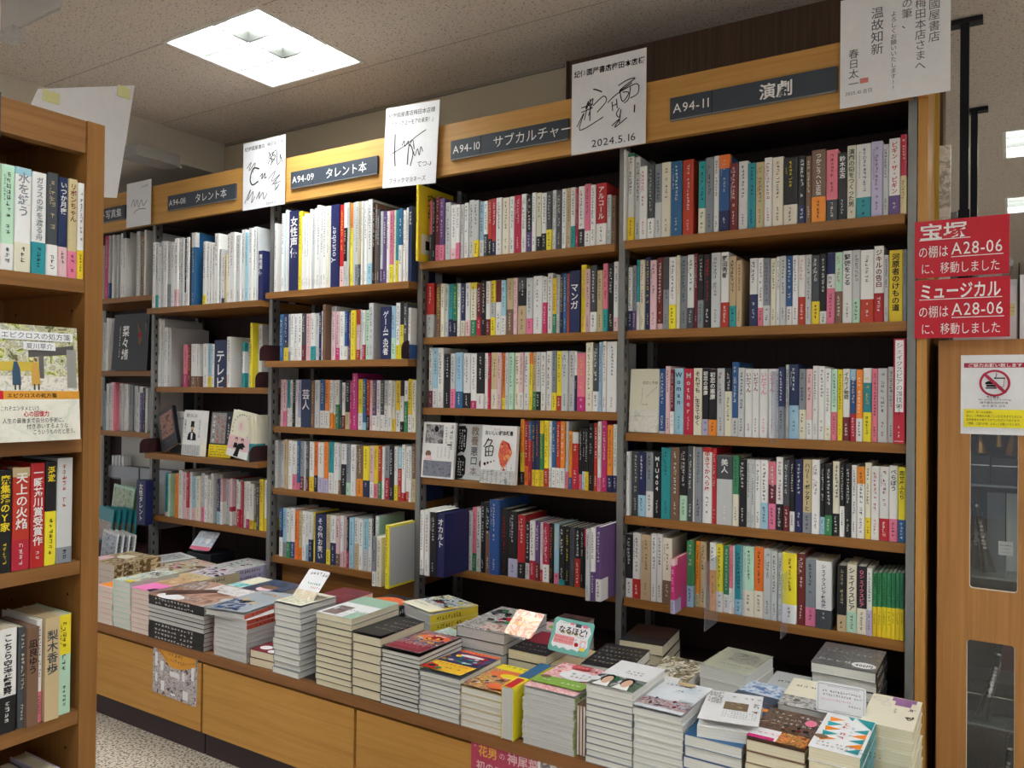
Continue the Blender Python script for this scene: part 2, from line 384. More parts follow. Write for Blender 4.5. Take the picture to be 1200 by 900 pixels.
# the ceiling, open where the lamps are let in
def ceiling():
    s = 0.235; xs = sorted({-6.5, 6.5, *(x + k * s for x, y in LAMPS for k in (-1, 1))}); ys = sorted({-6.5, 9.0, *(y + k * s for x, y in LAMPS for k in (-1, 1))})
    b = MB()
    for x0, x1 in zip(xs, xs[1:]):
        for y0, y1 in zip(ys, ys[1:]):
            mx, my = (x0 + x1) / 2, (y0 + y1) / 2
            if any(abs(mx - x) < s and abs(my - y) < s for x, y in LAMPS): continue
            b.box(x0, x1, y0, y1, H, H + 0.03, CEIL)
    struct(b.build('ceiling'))
    seam = paint('ceiling_seam', (160, 150, 141), 0.8)
    for i, (x0, x1, y0, y1) in enumerate([(-3.3, 1.0, -0.055, -0.052), (-3.3, -2.52, -0.575, -0.572), (-2.0, 2.0, -0.585, -0.582)]):
        struct(MB().box(x0, x1, y0, y1, H - 0.0008, H, seam).build('trim_%d' % (i + 1)))
ceiling()
struct(MB().box(-6.5, -1.378, 0.30, 0.38, 0, H, WALLM).build('wall_back'))
struct(MB().box(-1.378, -0.17, 0.285, 0.38, 0, H, VENEER).build('wall_panelled'))
struct(MB().box(-6.5, 6.5, 8.9, 9, 0, H, WALLM).build('wall_far'))
struct(MB().box(-4.6, -3.31, -6.4, 0.30, 2.206, H, BEAMM).build('trim_beam'))
struct(MB().box(-1.383, -1.373, 0.280, 0.286, 2.05, H, paint('veneer_edge', (66, 44, 34), 0.6)).build('trim_veneer'))
struct(MB().box(-3.3, -1.4, 0.292, 0.30, H - 0.012, H, paint('cornice', (150, 142, 128), 0.7)).build('trim_cornice'))

LENS = glow('lamp_panel', (0.97, 1.0, 1.0), LAMP)
REFL = paint('lamp_reflector', (236, 238, 232), 0.35, 0.6)
FRAME = paint('lamp_frame', (224, 224, 220), 0.5)
for i, (x, y) in enumerate(LAMPS):
    t = empty('ceiling_light', (x, y, H))
    tag(t, 'square recessed ceiling light with white louvres above the signed cards' if i == 0 else 'square recessed louvre light in the shop ceiling, %s' % ['', 'over the aisle', 'over the novel bookcase', 'over the far aisle', 'over the glass cabinet end', 'behind the black poles', 'deep behind the black poles', 'near the entrance', 'near the entrance beside another', 'past the walnut bookcase', 'far over the right aisle', 'at the far entrance end', 'in the far entrance corner', 'past the glass cabinet', 'far past the glass cabinet'][i], 'ceiling light', 'ceiling lights')
    s = 0.234
    MB().box(-s, s, -s, s, 0.088, 0.09, LENS).build('light_panel', t)
    b = MB()
    b.box(-s, -s + 0.004, -s, s, 0.0, 0.088, REFL).box(s - 0.004, s, -s, s, 0.0, 0.088, REFL).box(-s + 0.004, s - 0.004, -s, -s + 0.004, 0, 0.088, REFL).box(-s + 0.004, s - 0.004, s - 0.004, s, 0, 0.088, REFL)
    b.build('housing', t)
    f = MB(); e = s + 0.012
    f.box(-e, e, -e, -s, -0.004, 0.0, FRAME).box(-e, e, s, e, -0.004, 0, FRAME).box(-e, -s, -s, s, -0.004, 0, FRAME).box(s, e, -s, s, -0.004, 0, FRAME)
    f.build('trim_frame', t)
    def blade(x0, y0, x1, y1):
        # a louvre blade, wider at the top than at its lower edge
        d = Vector((x1 - x0, y1 - y0, 0)).normalized(); n = Vector((-d.y, d.x, 0)); q = MB(); a, c = Vector((x0, y0, 0)), Vector((x1, y1, 0)); v = []
        for p in (a, c):
            v += [p + n * 0.003 + Vector((0, 0, 0.004)), p - n * 0.003 + Vector((0, 0, 0.004)), p - n * 0.007 + Vector((0, 0, 0.04)), p + n * 0.007 + Vector((0, 0, 0.05))]
        q.v = [tuple(p) for p in v]
        for fc in ((0, 1, 5, 4), (1, 2, 6, 5), (2, 3, 7, 6), (3, 0, 4, 7), (3, 2, 1, 0), (4, 5, 6, 7)): q.f.append(fc); q.m.append(q.mi(LOUV))
        return q
    for k in (-1, 1): blade(-s + 0.004, k * s / 3, s - 0.004, k * s / 3).build('louvre', t)
    blade(0, -s + 0.004, 0, s - 0.004).build('louvre', t)
u = empty('ceiling_duct', (-3.25, -0.14, 2.155))
tag(u, 'small grey flat box fixed to the ceiling beam beyond the white board', 'duct cover')
MB().box(-0.06, 0.06, -0.10, 0.11, 0.0, 0.05, paint('duct_grey', (150, 148, 146), 0.5)).build('cover', u)
MB().box(0.045, 0.065, 0.09, 0.115, -0.008, 0.0, paint('duct_clip', (140, 138, 134), 0.5)).build('clip', u)

# ------------------------------------------------------------------ the wall of bookcases
POSTS = [-4.19, -3.403, -2.60, -1.816, -1.023, -0.219]
SHV = {'u4': [(1.62, -.03), (1.348, 0), (1.033, 0), (.777, 0), (.525, 0)], 'u3': [(1.615, -.03), (1.347, 0), (1.094, 0), (.843, 0), (.531, 0)],
    'u2': [(1.547, -.055), (1.268, -.055), (1.001, 0), (.746, 0), (.466, 0)], 'u1': [(1.519, -.055), (1.159, 0), (.854, -.055), (.56, 0)], 'u0': [(1.592, 0), (1.234, 0), (.94, 0)]}
TOP = 0.33
slot_mesh = None
def post(x, y, parent, name='post'):
    global slot_mesh
    p = MB().box(-0.010, 0.010, -0.012, 0.026, 0, 2.089 - TOP - 0.002, STEEL).build(name, parent, (x, y, TOP))
    if slot_mesh is None:
        b = MB()
        for i in range(40):
            z = 0.05 + i * 0.042
            for s in (-1, 1): b.poly([(s * 0.0104, -0.003, z), (s * 0.0104, 0.004, z), (s * 0.0104, 0.004, z + 0.016), (s * 0.0104, -0.003, z + 0.016)], SLOT)
        so = b.build('slots', p); so['kind'] = 'stuff'; slot_mesh = so.data
    else:
        so = bpy.data.objects.new('slots', slot_mesh); COL.objects.link(so); so.parent = p; so['kind'] = 'stuff'
    return p
SIGNS = {'u4': ('A94-11', '演劇', -0.859, -0.396, 'bookcase'), 'u3': ('A94-10', 'サブカルチャー', -1.661, -1.198, ''), 'u2': ('A94-09', 'タレント本', -2.458, -1.999, ''),
    'u1': ('A94-08', 'タレント本', -3.258, -2.794, ''), 'u0': ('', 'ト写真集', -4.05, -3.587, '')}
for bi, bay in enumerate(('u0', 'u1', 'u2', 'u3', 'u4')):
    x0, x1 = POSTS[bi], POSTS[bi + 1]
    t = empty('bookcase', (0, 0, 0))
    tag(t, {'u4': 'oak and steel wall bookcase of theatre books with the sign A94-11', 'u3': 'oak and steel wall bookcase with the subculture sign A94-10', 'u2': 'oak and steel wall bookcase of talent books under A94-09',
        'u1': 'oak and steel wall bookcase of talent books under A94-08', 'u0': 'farthest wall bookcase of photo books, partly behind the novel bookcase'}[bay], 'bookcase', 'wall bookcases')
    post(x0, 0.0, t); post(x0, 0.235, t, 'rear_post')
    if bay == 'u4': post(x1, 0.0, t); post(x1, 0.235, t, 'rear_post')
    e0, e1 = x0 + 0.012, x1 - 0.012
    for z, ys in SHV[bay]:
        a, c = (e0, e1) if ys == 0 else (e0 + 0.004, e1 - 0.004)
        s = MB().box(a, c, ys, 0.262, z - 0.025, z, SHELF)
        if ys < 0: pass
        s.build('shelf', t)
    MB().box(x0 + 0.0005, x1 - 0.0005, -0.034, -0.0125, 1.912, 2.089, FASCIA).build('fascia', t)
    MB().box(x0 + 0.012, x1 - 0.012, -0.0125, 0.28, 1.922, 1.94, DARKWOOD).build('top_board', t)
    nb = 6; bw = (x1 - x0) / nb
    for k in range(nb): MB().box(x0 + k * bw + 0.0006, x0 + (k + 1) * bw - 0.0006, 0.264, 0.280, TOP + 0.002, 1.922, DARKWOOD).build('back_board', t)
    code, word, s0, s1, _ = SIGNS[bay]
    p = MB().box(s0, s1, -0.043, -0.034, 1.960, 2.025, SIGN).build('section_sign', t)
    MB().box(s0, s1, -0.0445, -0.034, 1.957, 1.960, STEEL).box(s0 + (s1 - s0) * 0.27, s0 + (s1 - s0) * 0.27 + 0.0015, -0.0436, -0.043, 1.961, 2.024, SLOT).build('sign_edge', p)
    a = Art(s1 - s0, 0.065, lambda x, y, e, s0=s0: (s0 + x, -0.043 - e, 1.960 + y))
    if bay != 'u0': a.text(code, 0.02, 0.29, 0.038, WHITE)
    if bay == 'u4': a.text(word, 0.56, 0.22, 0.046, WHITE, True)
    elif bay == 'u3': a.text(word, 0.38, 0.25, 0.043, WHITE)
    elif bay == 'u0': a.text(word, 0.55, 0.24, 0.045, WHITE)
    else: a.text(word, 0.42, 0.24, 0.043, WHITE)
    a.done('lettering', p)
    if bay == 'u4':
        MB().box(-0.2065, -0.184, -0.012, 0.284, 0.0, 1.912, OAKV).build('end_panel', t)
        MB().box(-0.2085, -0.184, -0.034, 0.284, 1.912, 2.089, OAKV).build('end_cap', t)
    if bay == 'u2':
        MB().box(x0 + 0.02, x1 - 0.02, 0.05, 0.064, TOP + 0.001, 0.437, SHELF).build('lower_board', t)

# ------------------------------------------------------------------ the low display plinth under the shelves
tp = empty('display_counter', (0, 0, 0)); tag(tp, 'long dark plum display top in front of the wall bookcases, carrying book stacks', 'display counter')
MB().box(-4.19, -0.2085, -0.645, 0.262, 0.302, TOP, PLUM).build('top_surface', tp)
MB().box(-4.19, -0.2085, -0.662, -0.645, 0.300, TOP, wood('oak_edge', (122, 80, 42), (148, 98, 54), 0)).build('front_edge', tp)
edges = [-4.10, -3.45, -2.80, -2.153, -1.505, -0.840, -0.2085]
names = ['behind the novel bookcase end', 'beyond the red novel bookcase', 'carrying the small orange and photo poster', 'in the middle, bare and second from the poster', 'carrying the pink author poster', 'nearest the glass cabinet']
for i, (a, c) in enumerate(zip(edges, edges[1:])):
    t = empty('plinth_cabinet', ((a + c) / 2, 0, 0)); w = (c - a) / 2
    tag(t, 'oak-fronted low plinth cabinet ' + names[i], 'cabinet', 'plinth cabinets')
    MB().box(-w + 0.005, w - 0.005, -0.655, -0.637, 0.075, 0.290, OAK).build('front_panel', t)
    MB().box(-w + 0.003, w - 0.003, -0.640, -0.630, 0.0, 0.074, KICK).build('toe_kick', t)
    MB().box(-w, w, -0.630, 0.25, 0.0, 0.3015, PLUM).build('carcass', t)
# posters on the plinth fronts
t = MB().box(0, 0.228, -0.0012, 0, 0, 0.158, CARD).build('poster', None, (-2.406, -0.6555, 0.152)); t.rotation_euler = (0, 0.02, 0)
tag(t, 'small orange and grey photo poster taped to the oak plinth panel', 'poster')
a = Art(0.228, 0.158, lambda x, y, e: (x, -0.0012 - e, y)); ORG = paint('poster_orange', (222, 156, 52), 0.5)
a.rect(0, 0, 1, 1, photo('street', [(70, 62, 66), (150, 140, 146), (214, 208, 214), (96, 84, 84), (226, 224, 228), (150, 118, 104), (60, 62, 84)], 40.0))
for i, (u0, v0, u1, v1) in enumerate([(0.05, 0.56, 0.11, 0.84), (0.18, 0.5, 0.25, 0.7), (0.4, 0.44, 0.62, 0.55), (0.68, 0.42, 0.74, 0.6), (0.88, 0.5, 0.94, 0.78), (0.2, 0.1, 0.28, 0.3), (0.07, 0.24, 0.12, 0.42), (0.7, 0.06, 0.82, 0.24), (0.44, 0.06, 0.54, 0.11)]): a.rect(u0, v0, u1, v1, CARD)
a.poly([(0.02, 1), (0.98, 1), (0.98, 0.8), (0.72, 0.66), (0.45, 0.62), (0.3, 0.72)], ORG)
a.fake(5, 0.36, 0.84, 0.016, INK('C'), seed=3); a.fake(7, 0.4, 0.74, 0.013, INK('C'), seed=4); a.fake(8, 0.08, 0.94, 0.009, INK('C'), seed=5, rot=-0.5); a.fake(9, 0.66, 0.72, 0.009, INK('C'), seed=6, rot=0.25)
a.done('print', t)
t = MB().box(0, 0.262, -0.0012, 0, 0, 0.20, paint('poster_pink', (180, 62, 92), 0.5)).build('poster', None, (-1.12, -0.6555, 0.112))
tag(t, 'dusky pink author poster with yellow and white lettering on the plinth', 'poster')
a = Art(0.262, 0.20, lambda x, y, e: (x, -0.0012 - e, y)); YI = paint('poster_yellow', (226, 176, 60), 0.5); WI = INK('Q')
a.text('“', 0.03, 0.84, 0.02, WI); a.text('花男', 0.08, 0.80, 0.028, YI, True); a.text('の', 0.31, 0.82, 0.018, WI); a.text('神尾葉子', 0.40, 0.80, 0.029, WI, True)
a.text('初のエッセイ本', 0.06, 0.62, 0.026, WI, True); a.text('「', 0.02, 0.42, 0.026, WI); a.text('花より漫画', 0.1, 0.42, 0.029, YI, True); a.rect(0.72, 0.45, 0.98, 0.98, CARD)
a.rect(0.75, 0.5, 0.95, 0.93, photo('sketch', [(236, 234, 232), (206, 200, 204), (70, 64, 76), (150, 140, 150), (240, 238, 236)], 26.0)); a.fake(6, 0.06, 0.2, 0.024, WI, seed=8)
a.done('print', t)

# ------------------------------------------------------------------ signed cards above the shelves
def card(x0, x1, z0, z1, label, y=-0.046, tilt=0.0, lean=0.0):
    o = MB().box(0, x1 - x0, -0.002, 0, 0, z1 - z0, CARD).build('signed_card', None, (x0, y, z0)); o.rotation_euler = (lean, tilt, 0)
    tag(o, label, 'signed card', 'signed cards over the bookcases'); return o, Art(x1 - x0, z1 - z0, lambda x, y2, e: (x, -0.002 - e, y2))
PEN = INK('K'); PENT = paint('ink_thin_grey', (88, 90, 98), 0.6)
o, a = card(-3.568, -3.378, 1.91, 2.119, 'small glossy white signed card beside the photo book sign')
a.fake(5, 0.6, 0.83, 0.011, PENT, seed=1, rot=0.1); a.stroke([(0.2, .45), (.3, .62), (.35, .45), (.45, .6), (.5, .42), (.62, .58), (.7, .44), (.85, .56)], 0.003, PENT); a.stroke([(.3, .3), (.5, .38), (.8, .36)], 0.003, PENT)
a.done('handwriting', o)
o, a = card(-2.739, -2.487, 1.90, 2.181, 'white card with many looping signatures over the A94-08 bay')
a.text('紀伊國屋書店', 0.03, 0.88, 0.019, PEN, fit=0.5); a.text('梅田本店様', 0.58, 0.885, 0.019, PEN, fit=0.38)
for pts, wd in [([(.62, .8), (.7, .66), (.66, .6), (.78, .72), (.7, .74), (.8, .8), (.82, .6), (.9, .64), (.88, .74), (.95, .6)], .004), ([(.6, .62), (.74, .78), (.62, .72), (.78, .66)], .003),
        ([(.1, .62), (.2, .7), (.15, .58), (.3, .68), (.24, .54)], .003), ([(.4, .58), (.25, .6), (.18, .45), (.24, .36), (.38, .4)], .006), ([(.42, .46), (.48, .5), (.46, .42), (.54, .5), (.53, .43), (.58, .44)], .004),
        ([(.62, .4), (.78, .5), (.7, .36), (.9, .44), (.74, .32), (.92, .34)], .003), ([(.7, .3), (.8, .36), (.78, .22), (.88, .3), (.8, .24)], .003), ([(.05, .1), (.2, .3), (.12, .14), (.26, .26), (.22, .1), (.3, .18)], .003),
        ([(.34, .14), (.42, .24), (.4, .14), (.5, .22), (.52, .12), (.6, .2)], .003)]: a.stroke(pts, wd, PEN)
a.text('2024.9.13', 0.58, 0.03, 0.014, PEN); a.done('handwriting', o)
o, a = card(-1.968, -1.722, 1.898, 2.19, 'crinkled white signed card over the seam left of A94-10', tilt=0.05)
a.text('紀伊國屋書店梅田本店様', 0.05, 0.87, 0.02, PEN, fit=0.88); a.text('「ブラックユーモアの未来！」', 0.04, 0.76, 0.02, PEN, fit=0.9)
for pts, wd in [([(.2, .66), (.21, .4), (.23, .26)], .005), ([(.16, .42), (.4, .5), (.62, .6), (.78, .66)], .003), ([(.34, .5), (.38, .56), (.4, .49), (.46, .55), (.48, .49), (.54, .56), (.58, .44), (.56, .5)], .003), ([(.46, .26), (.48, .5), (.56, .4), (.52, .24)], .004),
        ([(.56, .42), (.6, .36), (.64, .44), (.68, .36), (.7, .46), (.74, .4)], .003)]: a.stroke(pts, wd, PEN)
a.text('てつ-♪', 0.64, 0.22, 0.024, PEN); a.text('ブラックマヨネーズ', 0.12, 0.05, 0.02, PEN, fit=0.7); a.done('handwriting', o)
o, a = card(-1.184, -0.933, 1.903, 2.19, 'signed card dated 2024.5.16 over the seam right of A94-10')
a.text('紀伊國屋書店梅田本店様', 0.03, 0.85, 0.022, PEN, True, fit=0.95); a.text('2024.5.16', 0.28, 0.05, 0.032, PEN, fit=0.6)
for pts, wd in [([(.3, .68), (.36, .66), (.42, .63)], .004), ([(.18, .36), (.24, .56), (.2, .48), (.3, .58), (.24, .4)], .003), ([(.14, .5), (.3, .52)], .003), ([(.14, .45), (.3, .48)], .003), ([(.26, .58), (.26, .34)], .003), ([(.3, .5), (.44, .58), (.48, .52), (.36, .42)], .003), ([(.08, .3), (.18, .44), (.12, .26), (.4, .34), (.44, .36)], .003),
        ([(.64, .66), (.76, .7), (.86, .7), (.72, .64), (.66, .6), (.82, .66)], .003), ([(.5, .5), (.64, .58), (.88, .64), (.9, .54), (.8, .5)], .003), ([(.66, .6), (.7, .48), (.78, .56), (.7, .58)], .003), ([(.8, .62), (.78, .5), (.72, .46)], .003), ([(.56, .5), (.57, .4)], .003), ([(.62, .52), (.63, .42)], .003), ([(.56, .45), (.63, .47)], .003),
        ([(.66, .42), (.62, .36), (.66, .32), (.68, .4), (.66, .26)], .003), ([(.56, .24), (.66, .3), (.6, .22), (.76, .3)], .003), ([(.86, .42), (.855, .34)], .004)]: a.stroke(pts, wd, PEN)
a.done('handwriting', o)
o, a = card(-0.387, -0.133, 1.906, 2.19, 'large white card with brushed vertical calligraphy beside the black poles', y=-0.05, tilt=0.0)
for tx, u, v, sz in [('紀伊國屋書店', .86, 1.02, .027), ('梅田本店さまへ', .74, .86, .026), ('馬の筆、', .62, .98, .026), ('よろしくお願いいたします!!', .5, .80, .0145), ('温故知新', .35, .87, .031), ('春日太一', .13, .53, .026)]: a.col(tx, u, v, sz, PENT)
a.rect(.19, .2, .27, .245, paint('seal_red', (214, 130, 124), 0.6)); a.text('2025.10.吉日', 0.05, 0.11, 0.012, PENT); a.done('handwriting', o)

# ------------------------------------------------------------------ red notices on the end post
def notice(x0, x1, z0, z1, y, label, rows):
    o = MB().box(0, x1 - x0, -0.002, 0, 0, z1 - z0, REDSIGN).build('red_notice', None, (x0, y, z0)); tag(o, label, 'sign', 'red relocation notices')
    a = Art(x1 - x0, z1 - z0, lambda x, y2, e: (x, -0.002 - e, y2))
    t1, u1, f1 = rows; a.text(t1, u1, 0.69, 0.043, WHITE, True, fit=f1); a.rect(0.05, 0.655, 0.05 + (0.55 if f1 < 0.6 else 0.87), 0.668, WHITE)
    a.text('の棚は', 0.04, 0.37, 0.032, WHITE, fit=0.33); a.text('A28-06', 0.40, 0.38, 0.043, WHITE, fit=0.54); a.rect(0.40, 0.335, 0.94, 0.348, WHITE); a.text('に、移動しました', 0.07, 0.08, 0.030, WHITE, fit=0.84); a.done('lettering', o)
notice(-0.212, -0.008, 1.453, 1.596, -0.018, 'upper red notice on the end post, headed by two large kanji', ('宝塚', 0.05, 0.52))
notice(-0.211, -0.006, 1.301, 1.4475, -0.018, 'lower red notice on the end post, headed by large katakana', ('ミュージカル', 0.05, 0.86))

# ------------------------------------------------------------------ near novel bookcase, square to the wall
t = empty('novel_bookcase', (-1.53, -1.365, 0)); tag(t, 'dark walnut novel bookcase standing square to the wall, at the aisle end', 'bookcase')
XB = -0.32
p = MB().box(XB, 0, -0.035, 0, 0, 1.676, WALNUT).build('side_panel', t)
b = MB()
for i in range(36):
    z = 0.06 + i * 0.043
    for x in (-0.045, -0.26):
        b.poly([(x + 0.003 * math.cos(k * math.pi / 4), -0.0354, z + 0.003 * math.sin(k * math.pi / 4)) for k in range(8)], SLOT)
b.build('peg_holes', p)['kind'] = 'stuff'
MB().box(XB, 0, -0.735, -0.70, 0, 1.676, WALNUT).build('side_panel', t)
MB().box(-0.03, -0.004, -0.699, -0.036, 1.613, 1.676, WALNUTY).build('header', t)
MB().box(XB + 0.01, -0.031, -0.699, -0.036, 1.655, 1.675, WALNUTY).build('top_board', t)
MB().box(XB, XB + 0.012, -0.699, -0.036, 0.03, 1.655, WALNUT).build('back_board', t)
MB().box(-0.003, 0.004, -0.45, -0.194, 1.60, 1.68, SIGN).build('section_sign', t)
NS = [1.366, 1.056, 0.82, 0.53, 0.24]
for z in NS: MB().box(XB + 0.013, -0.003, -0.699, -0.0355, z - 0.026, z, SHELFY).build('shelf', t)
MB().box(XB + 0.02, -0.012, -0.699, -0.036, 0.0, 0.06, KICK).build('plinth', t)
def novels(z, items, word, shelf):
    for y0, w, h, c, band, cap, ink, title, lab in items:
        o = shelf_book('novel', w - 0.0008, h, 0.13, c, band, cap, ink, title, seed=int(-y0 * 9999), page='c', loc=(-1.536, y0 + w / 2, z + 0.0003), rz=math.pi / 2)
        tag(o, lab + ' on the %s shelf of the novel bookcase' % shelf, 'book', word)
novels(1.366, [(-1.70, .03, .19, 'L', None, None, None, None, 'grey novel out at the cut edge'), (-1.669, .03, .19, 'A', None, None, None, None, 'tan novel second from the cut edge'), (-1.638, .03, .19, 'N', None, None, None, None, 'navy novel by the cut edge'), (-1.607, .027, .188, 'S', None, None, None, None, 'sky-blue novel by the cut edge'), (-1.579, .027, .19, 'I', ('P', .28), None, None, None, 'ivory novel with pink band'), (-1.551, .0225, .19, 'F', ('W', .25), ('F', .05), 'K', None, 'mint novel with white band'), (-1.528, .029, .191, 'W', ('I', .28), ('S', .07), 'G', '水を縫う', 'white novel with red lettered ivory band'),
    (-1.498, .026, .189, 'W', ('T', .31), None, 'G', 'ガラスの海を渡る舟', 'white novel with teal band'), (-1.471, .021, .194, 'D', ('W', .3), None, 'A', None, 'charcoal novel with white band'), (-1.450, .018, .19, 'N', ('Q', .3), None, 'W', 'いつか月夜', 'navy novel with pale-pink band'), (-1.4315, .018, .191, 'A', ('P', .27), None, 'M', 'リボンちゃん', 'tan novel with pink band'), (-1.413, .013, .187, 'W', ('Y', .3), None, 'K', None, 'thin white novel with yellow band')], 'novels on the near bookcase', 'top')
novels(.82, [(-1.70, .03, .19, 'W', None, None, None, None, 'white novel out at the cut edge'), (-1.669, .03, .19, 'S', None, None, None, None, 'sky-blue novel near the cut edge'), (-1.638, .029, .188, 'M', None, None, None, None, 'maroon novel near the cut edge'), (-1.608, .027, .188, 'L', None, None, None, None, 'silver novel near the cut edge'), (-1.58, .03, .19, 'W', None, None, None, None, 'white blank novel'), (-1.549, .0245, .185, 'K', None, None, 'Y', '廃集落のY家', 'black novel with yellow lettering'), (-1.524, .031, .188, 'R', ('R', .3), ('A', .09), 'W', '天上の火焔', 'red novel with tan top'),
    (-1.4925, .026, .194, 'R', None, None, 'W', '一瞬芥川賞受賞作', 'plain red novel'), (-1.466, .021, .195, 'K', ('Y', .52), None, 'Y', '浮遊', 'black novel with tall yellow band'), (-1.4445, .03, .2, 'L', ('G', .15), None, 'R', None, 'silver novel with red lettering')], 'novels on the near bookcase', 'third')
novels(.53, [(-1.70, .03, .19, 'N', None, None, None, None, 'navy novel out at the cut edge'), (-1.669, .03, .19, 'W', None, None, None, None, 'white novel near the cut edge'), (-1.638, .03, .186, 'G', None, None, None, None, 'grey novel near the cut edge'), (-1.607, .03, .188, 'O', None, None, None, None, 'orange novel near the cut edge'), (-1.575, .03, .187, 'P', ('H', .3), None, None, None, 'pink novel with magenta band'), (-1.544, .032, .188, 'W', ('K', .35), None, 'K', 'こちら空港警察', 'white novel with black band'), (-1.51, .014, .185, 'D', None, None, None, None, 'charcoal novel'),
    (-1.478, .011, .191, 'W', ('P', .3), None, None, None, 'thin white novel behind the brown name plate'), (-1.439, .026, .19, 'F', None, ('Y', .4), 'K', None, 'green and yellow leaning novel')], 'novels on the near bookcase', 'fourth')
novels(.24, [(-1.62, .03, .186, 'G', None, None, None, None, 'grey novel at the edge'), (-1.58, .03, .188, 'D', None, None, None, None, 'charcoal novel'), (-1.548, .028, .184, 'K', None, None, 'Y', None, 'black novel'), (-1.519, .03, .187, 'C', None, None, None, None, 'brown novel'), (-1.488, .028, .18, 'D', ('G', .3), None, None, None, 'charcoal novel with grey band'), (-1.459, .03, .188, 'U', None, None, None, None, 'lavender novel')], 'novels on the near bookcase', 'bottom')
for y0, w, h, tx, c, ink, lab in [(-1.4985, .020, .182, '凪良ゆう', 'C', 'K', 'orange-brown author name plate between novels on the fourth shelf'), (-1.4665, .026, .192, '梨木香歩', 'A', 'D', 'wide tan author name plate among novels on the fourth shelf')]:
    o = MB().box(-0.12, 0, 0, w, 0, h, P(c)).build('name_plate', None, (-1.5275, y0, .5303)); tag(o, lab, 'shelf divider')
    a = Art(w, h, lambda x, y, e: (e, x, y)); a._put(column(tx, True), .5, .88, min(w * .8, .026), INK(ink)); a.done('lettering', o)
# the book turned face-out on the second shelf
o = face_book('novel', .150, .212, .018, 'I', 'c', loc=(-1.502, -1.497, 1.0575), tilt=0.08, rz=math.pi / 2)
tag(o, 'face-out novel with a watercolour gate and two coated figures, second walnut shelf', 'book', 'novels on the near bookcase')
a = face_art(.150, .212, 0)
a.rect(0, .43, 1, 1, photo('watercolour', [(112, 128, 64), (196, 196, 96), (226, 226, 214), (150, 150, 140), (214, 208, 150), (96, 104, 74)], 45.0))
a.rect(.0, .43, 1, .56, photo('pale path', [(206, 204, 190), (236, 232, 222), (176, 172, 158)], 60.0)); a.poly([(.4, .78), (.95, .84), (.95, .76), (.4, .72)], paint('art_roof', (86, 84, 84))); a.rect(.52, .54, .58, .74, paint('art_post', (100, 98, 96))); a.rect(.86, .46, .98, .8, paint('art_pillar', (150, 148, 144)))
a.rect(0, .6, .52, .68, paint('art_fence', (206, 180, 70)))
for u, c in ((.25, (52, 82, 110)), (.47, (206, 160, 74))): a.poly([(u - .04, .48), (u + .06, .48), (u + .05, .62), (u + .02, .68), (u - .02, .68), (u - .04, .6)], paint('art_coat_%d' % c[0], c)); a.oval(u + .01, .7, .018, .018, INK('C'), 8); a.rect(u - .02, .44, u + .0, .49, INK('D')); a.rect(u + .03, .44, u + .05, .49, INK('D'))
a.rect(.06, .87, .94, .945, CARD); a.text('エピクロスの処方箋', .09, .885, .0125, INK('D'), fit=.82); a.rect(.34, .785, .72, .855, CARD); a.text('夏川草介', .37, .8, .011, INK('D'), fit=.32)
a.rect(0, 0, 1, .36, photo('note paper', [(214, 218, 204), (234, 232, 220), (226, 224, 210)], 20.0)); a.rect(0, .36, 1, .43, ORG); a.rect(0, .36, .1, .43, REDSIGN); a.text('エピクロスの処方箋', .14, .377, .0085, INK('K'), True, fit=.58)
a.text('これぞエンタメという', .06, .265, .0095, PENT, fit=.45); a.text('心の回復力', .32, .215, .011, REDSIGN, True, fit=.3); a.text('人生の最後まで自分の手術に、', .08, .16, .010, PEN, fit=.75); a.text('付き添いするような', .35, .11, .010, PEN, fit=.5); a.text('こういうものだと思う。', .42, .06, .010, PEN, fit=.54)
a.done('cover_print', o)
# white board taped behind it, standing above its top and past its end
bt = 0.0016
o = MB(); q = [(-1.862, y, z) for y, z in [(-1.325, 1.8272), (-1.0933, 1.9116), (-1.1219, 1.7162), (-1.1359, 1.6205)]] + [(-1.862, -1.42, 1.575)]; n = len(q)
o.v = q + [(x - bt, y, z) for x, y, z in q]; k = o.mi(CARD)
for i in range(n): j = (i + 1) % n; o.f.append((i, j, n + j, n + i)); o.m.append(k)
o.f.append(tuple(range(n))); o.m.append(k); o.f.append(tuple(n + i for i in reversed(range(n)))); o.m.append(k)
o = o.build('poster_board'); tag(o, 'white poster board standing behind the walnut bookcase top, with two tape pieces', 'board')
TAPE = paint('yellow_tape', (222, 220, 160), 0.4)
for y0, y1, z0, z1 in ((-1.3163, -1.2786, 1.8045, 1.8302), (-1.1388, -1.1057, 1.8710, 1.8986)): MB().box(-1.8618, -1.8605, y0, y1, z0, z1, TAPE).build('tape', o)
# clear sign holder hanging from the ceiling
t = empty('hanging_sign_holder', (-2.36, -1.10, 2.2)); tag(t, 'clear plastic sign holder with a glass-like clip hanging from the ceiling', 'sign holder')
MB().box(-0.16, 0.16, 0.0, 0.003, -0.01, 0.15, clear('holder_film', (0.9, 0.9, 0.88), 0.45, 0.15)).build('front_sheet', t); MB().box(-0.10, 0.12, 0.02, 0.024, 0.0, 0.14, clear('holder_film2', (0.92, 0.92, 0.9), 0.35, 0.15)).build('rear_sheet', t)
MB().box(-0.13, -0.06, -0.016, 0.02, -0.045, -0.012, clear('clip_clear', (0.9, 0.92, 0.92), 0.35, 0.05)).build('clip', t)
MB().tube([(-0.1, 0.012, 0.14), (-0.1, 0.012, 0.16)], 0.003, CARD).build('hanger', t); MB().tube([(0.1, 0.012, 0.14), (0.1, 0.012, 0.16)], 0.003, CARD).build('hanger', t)

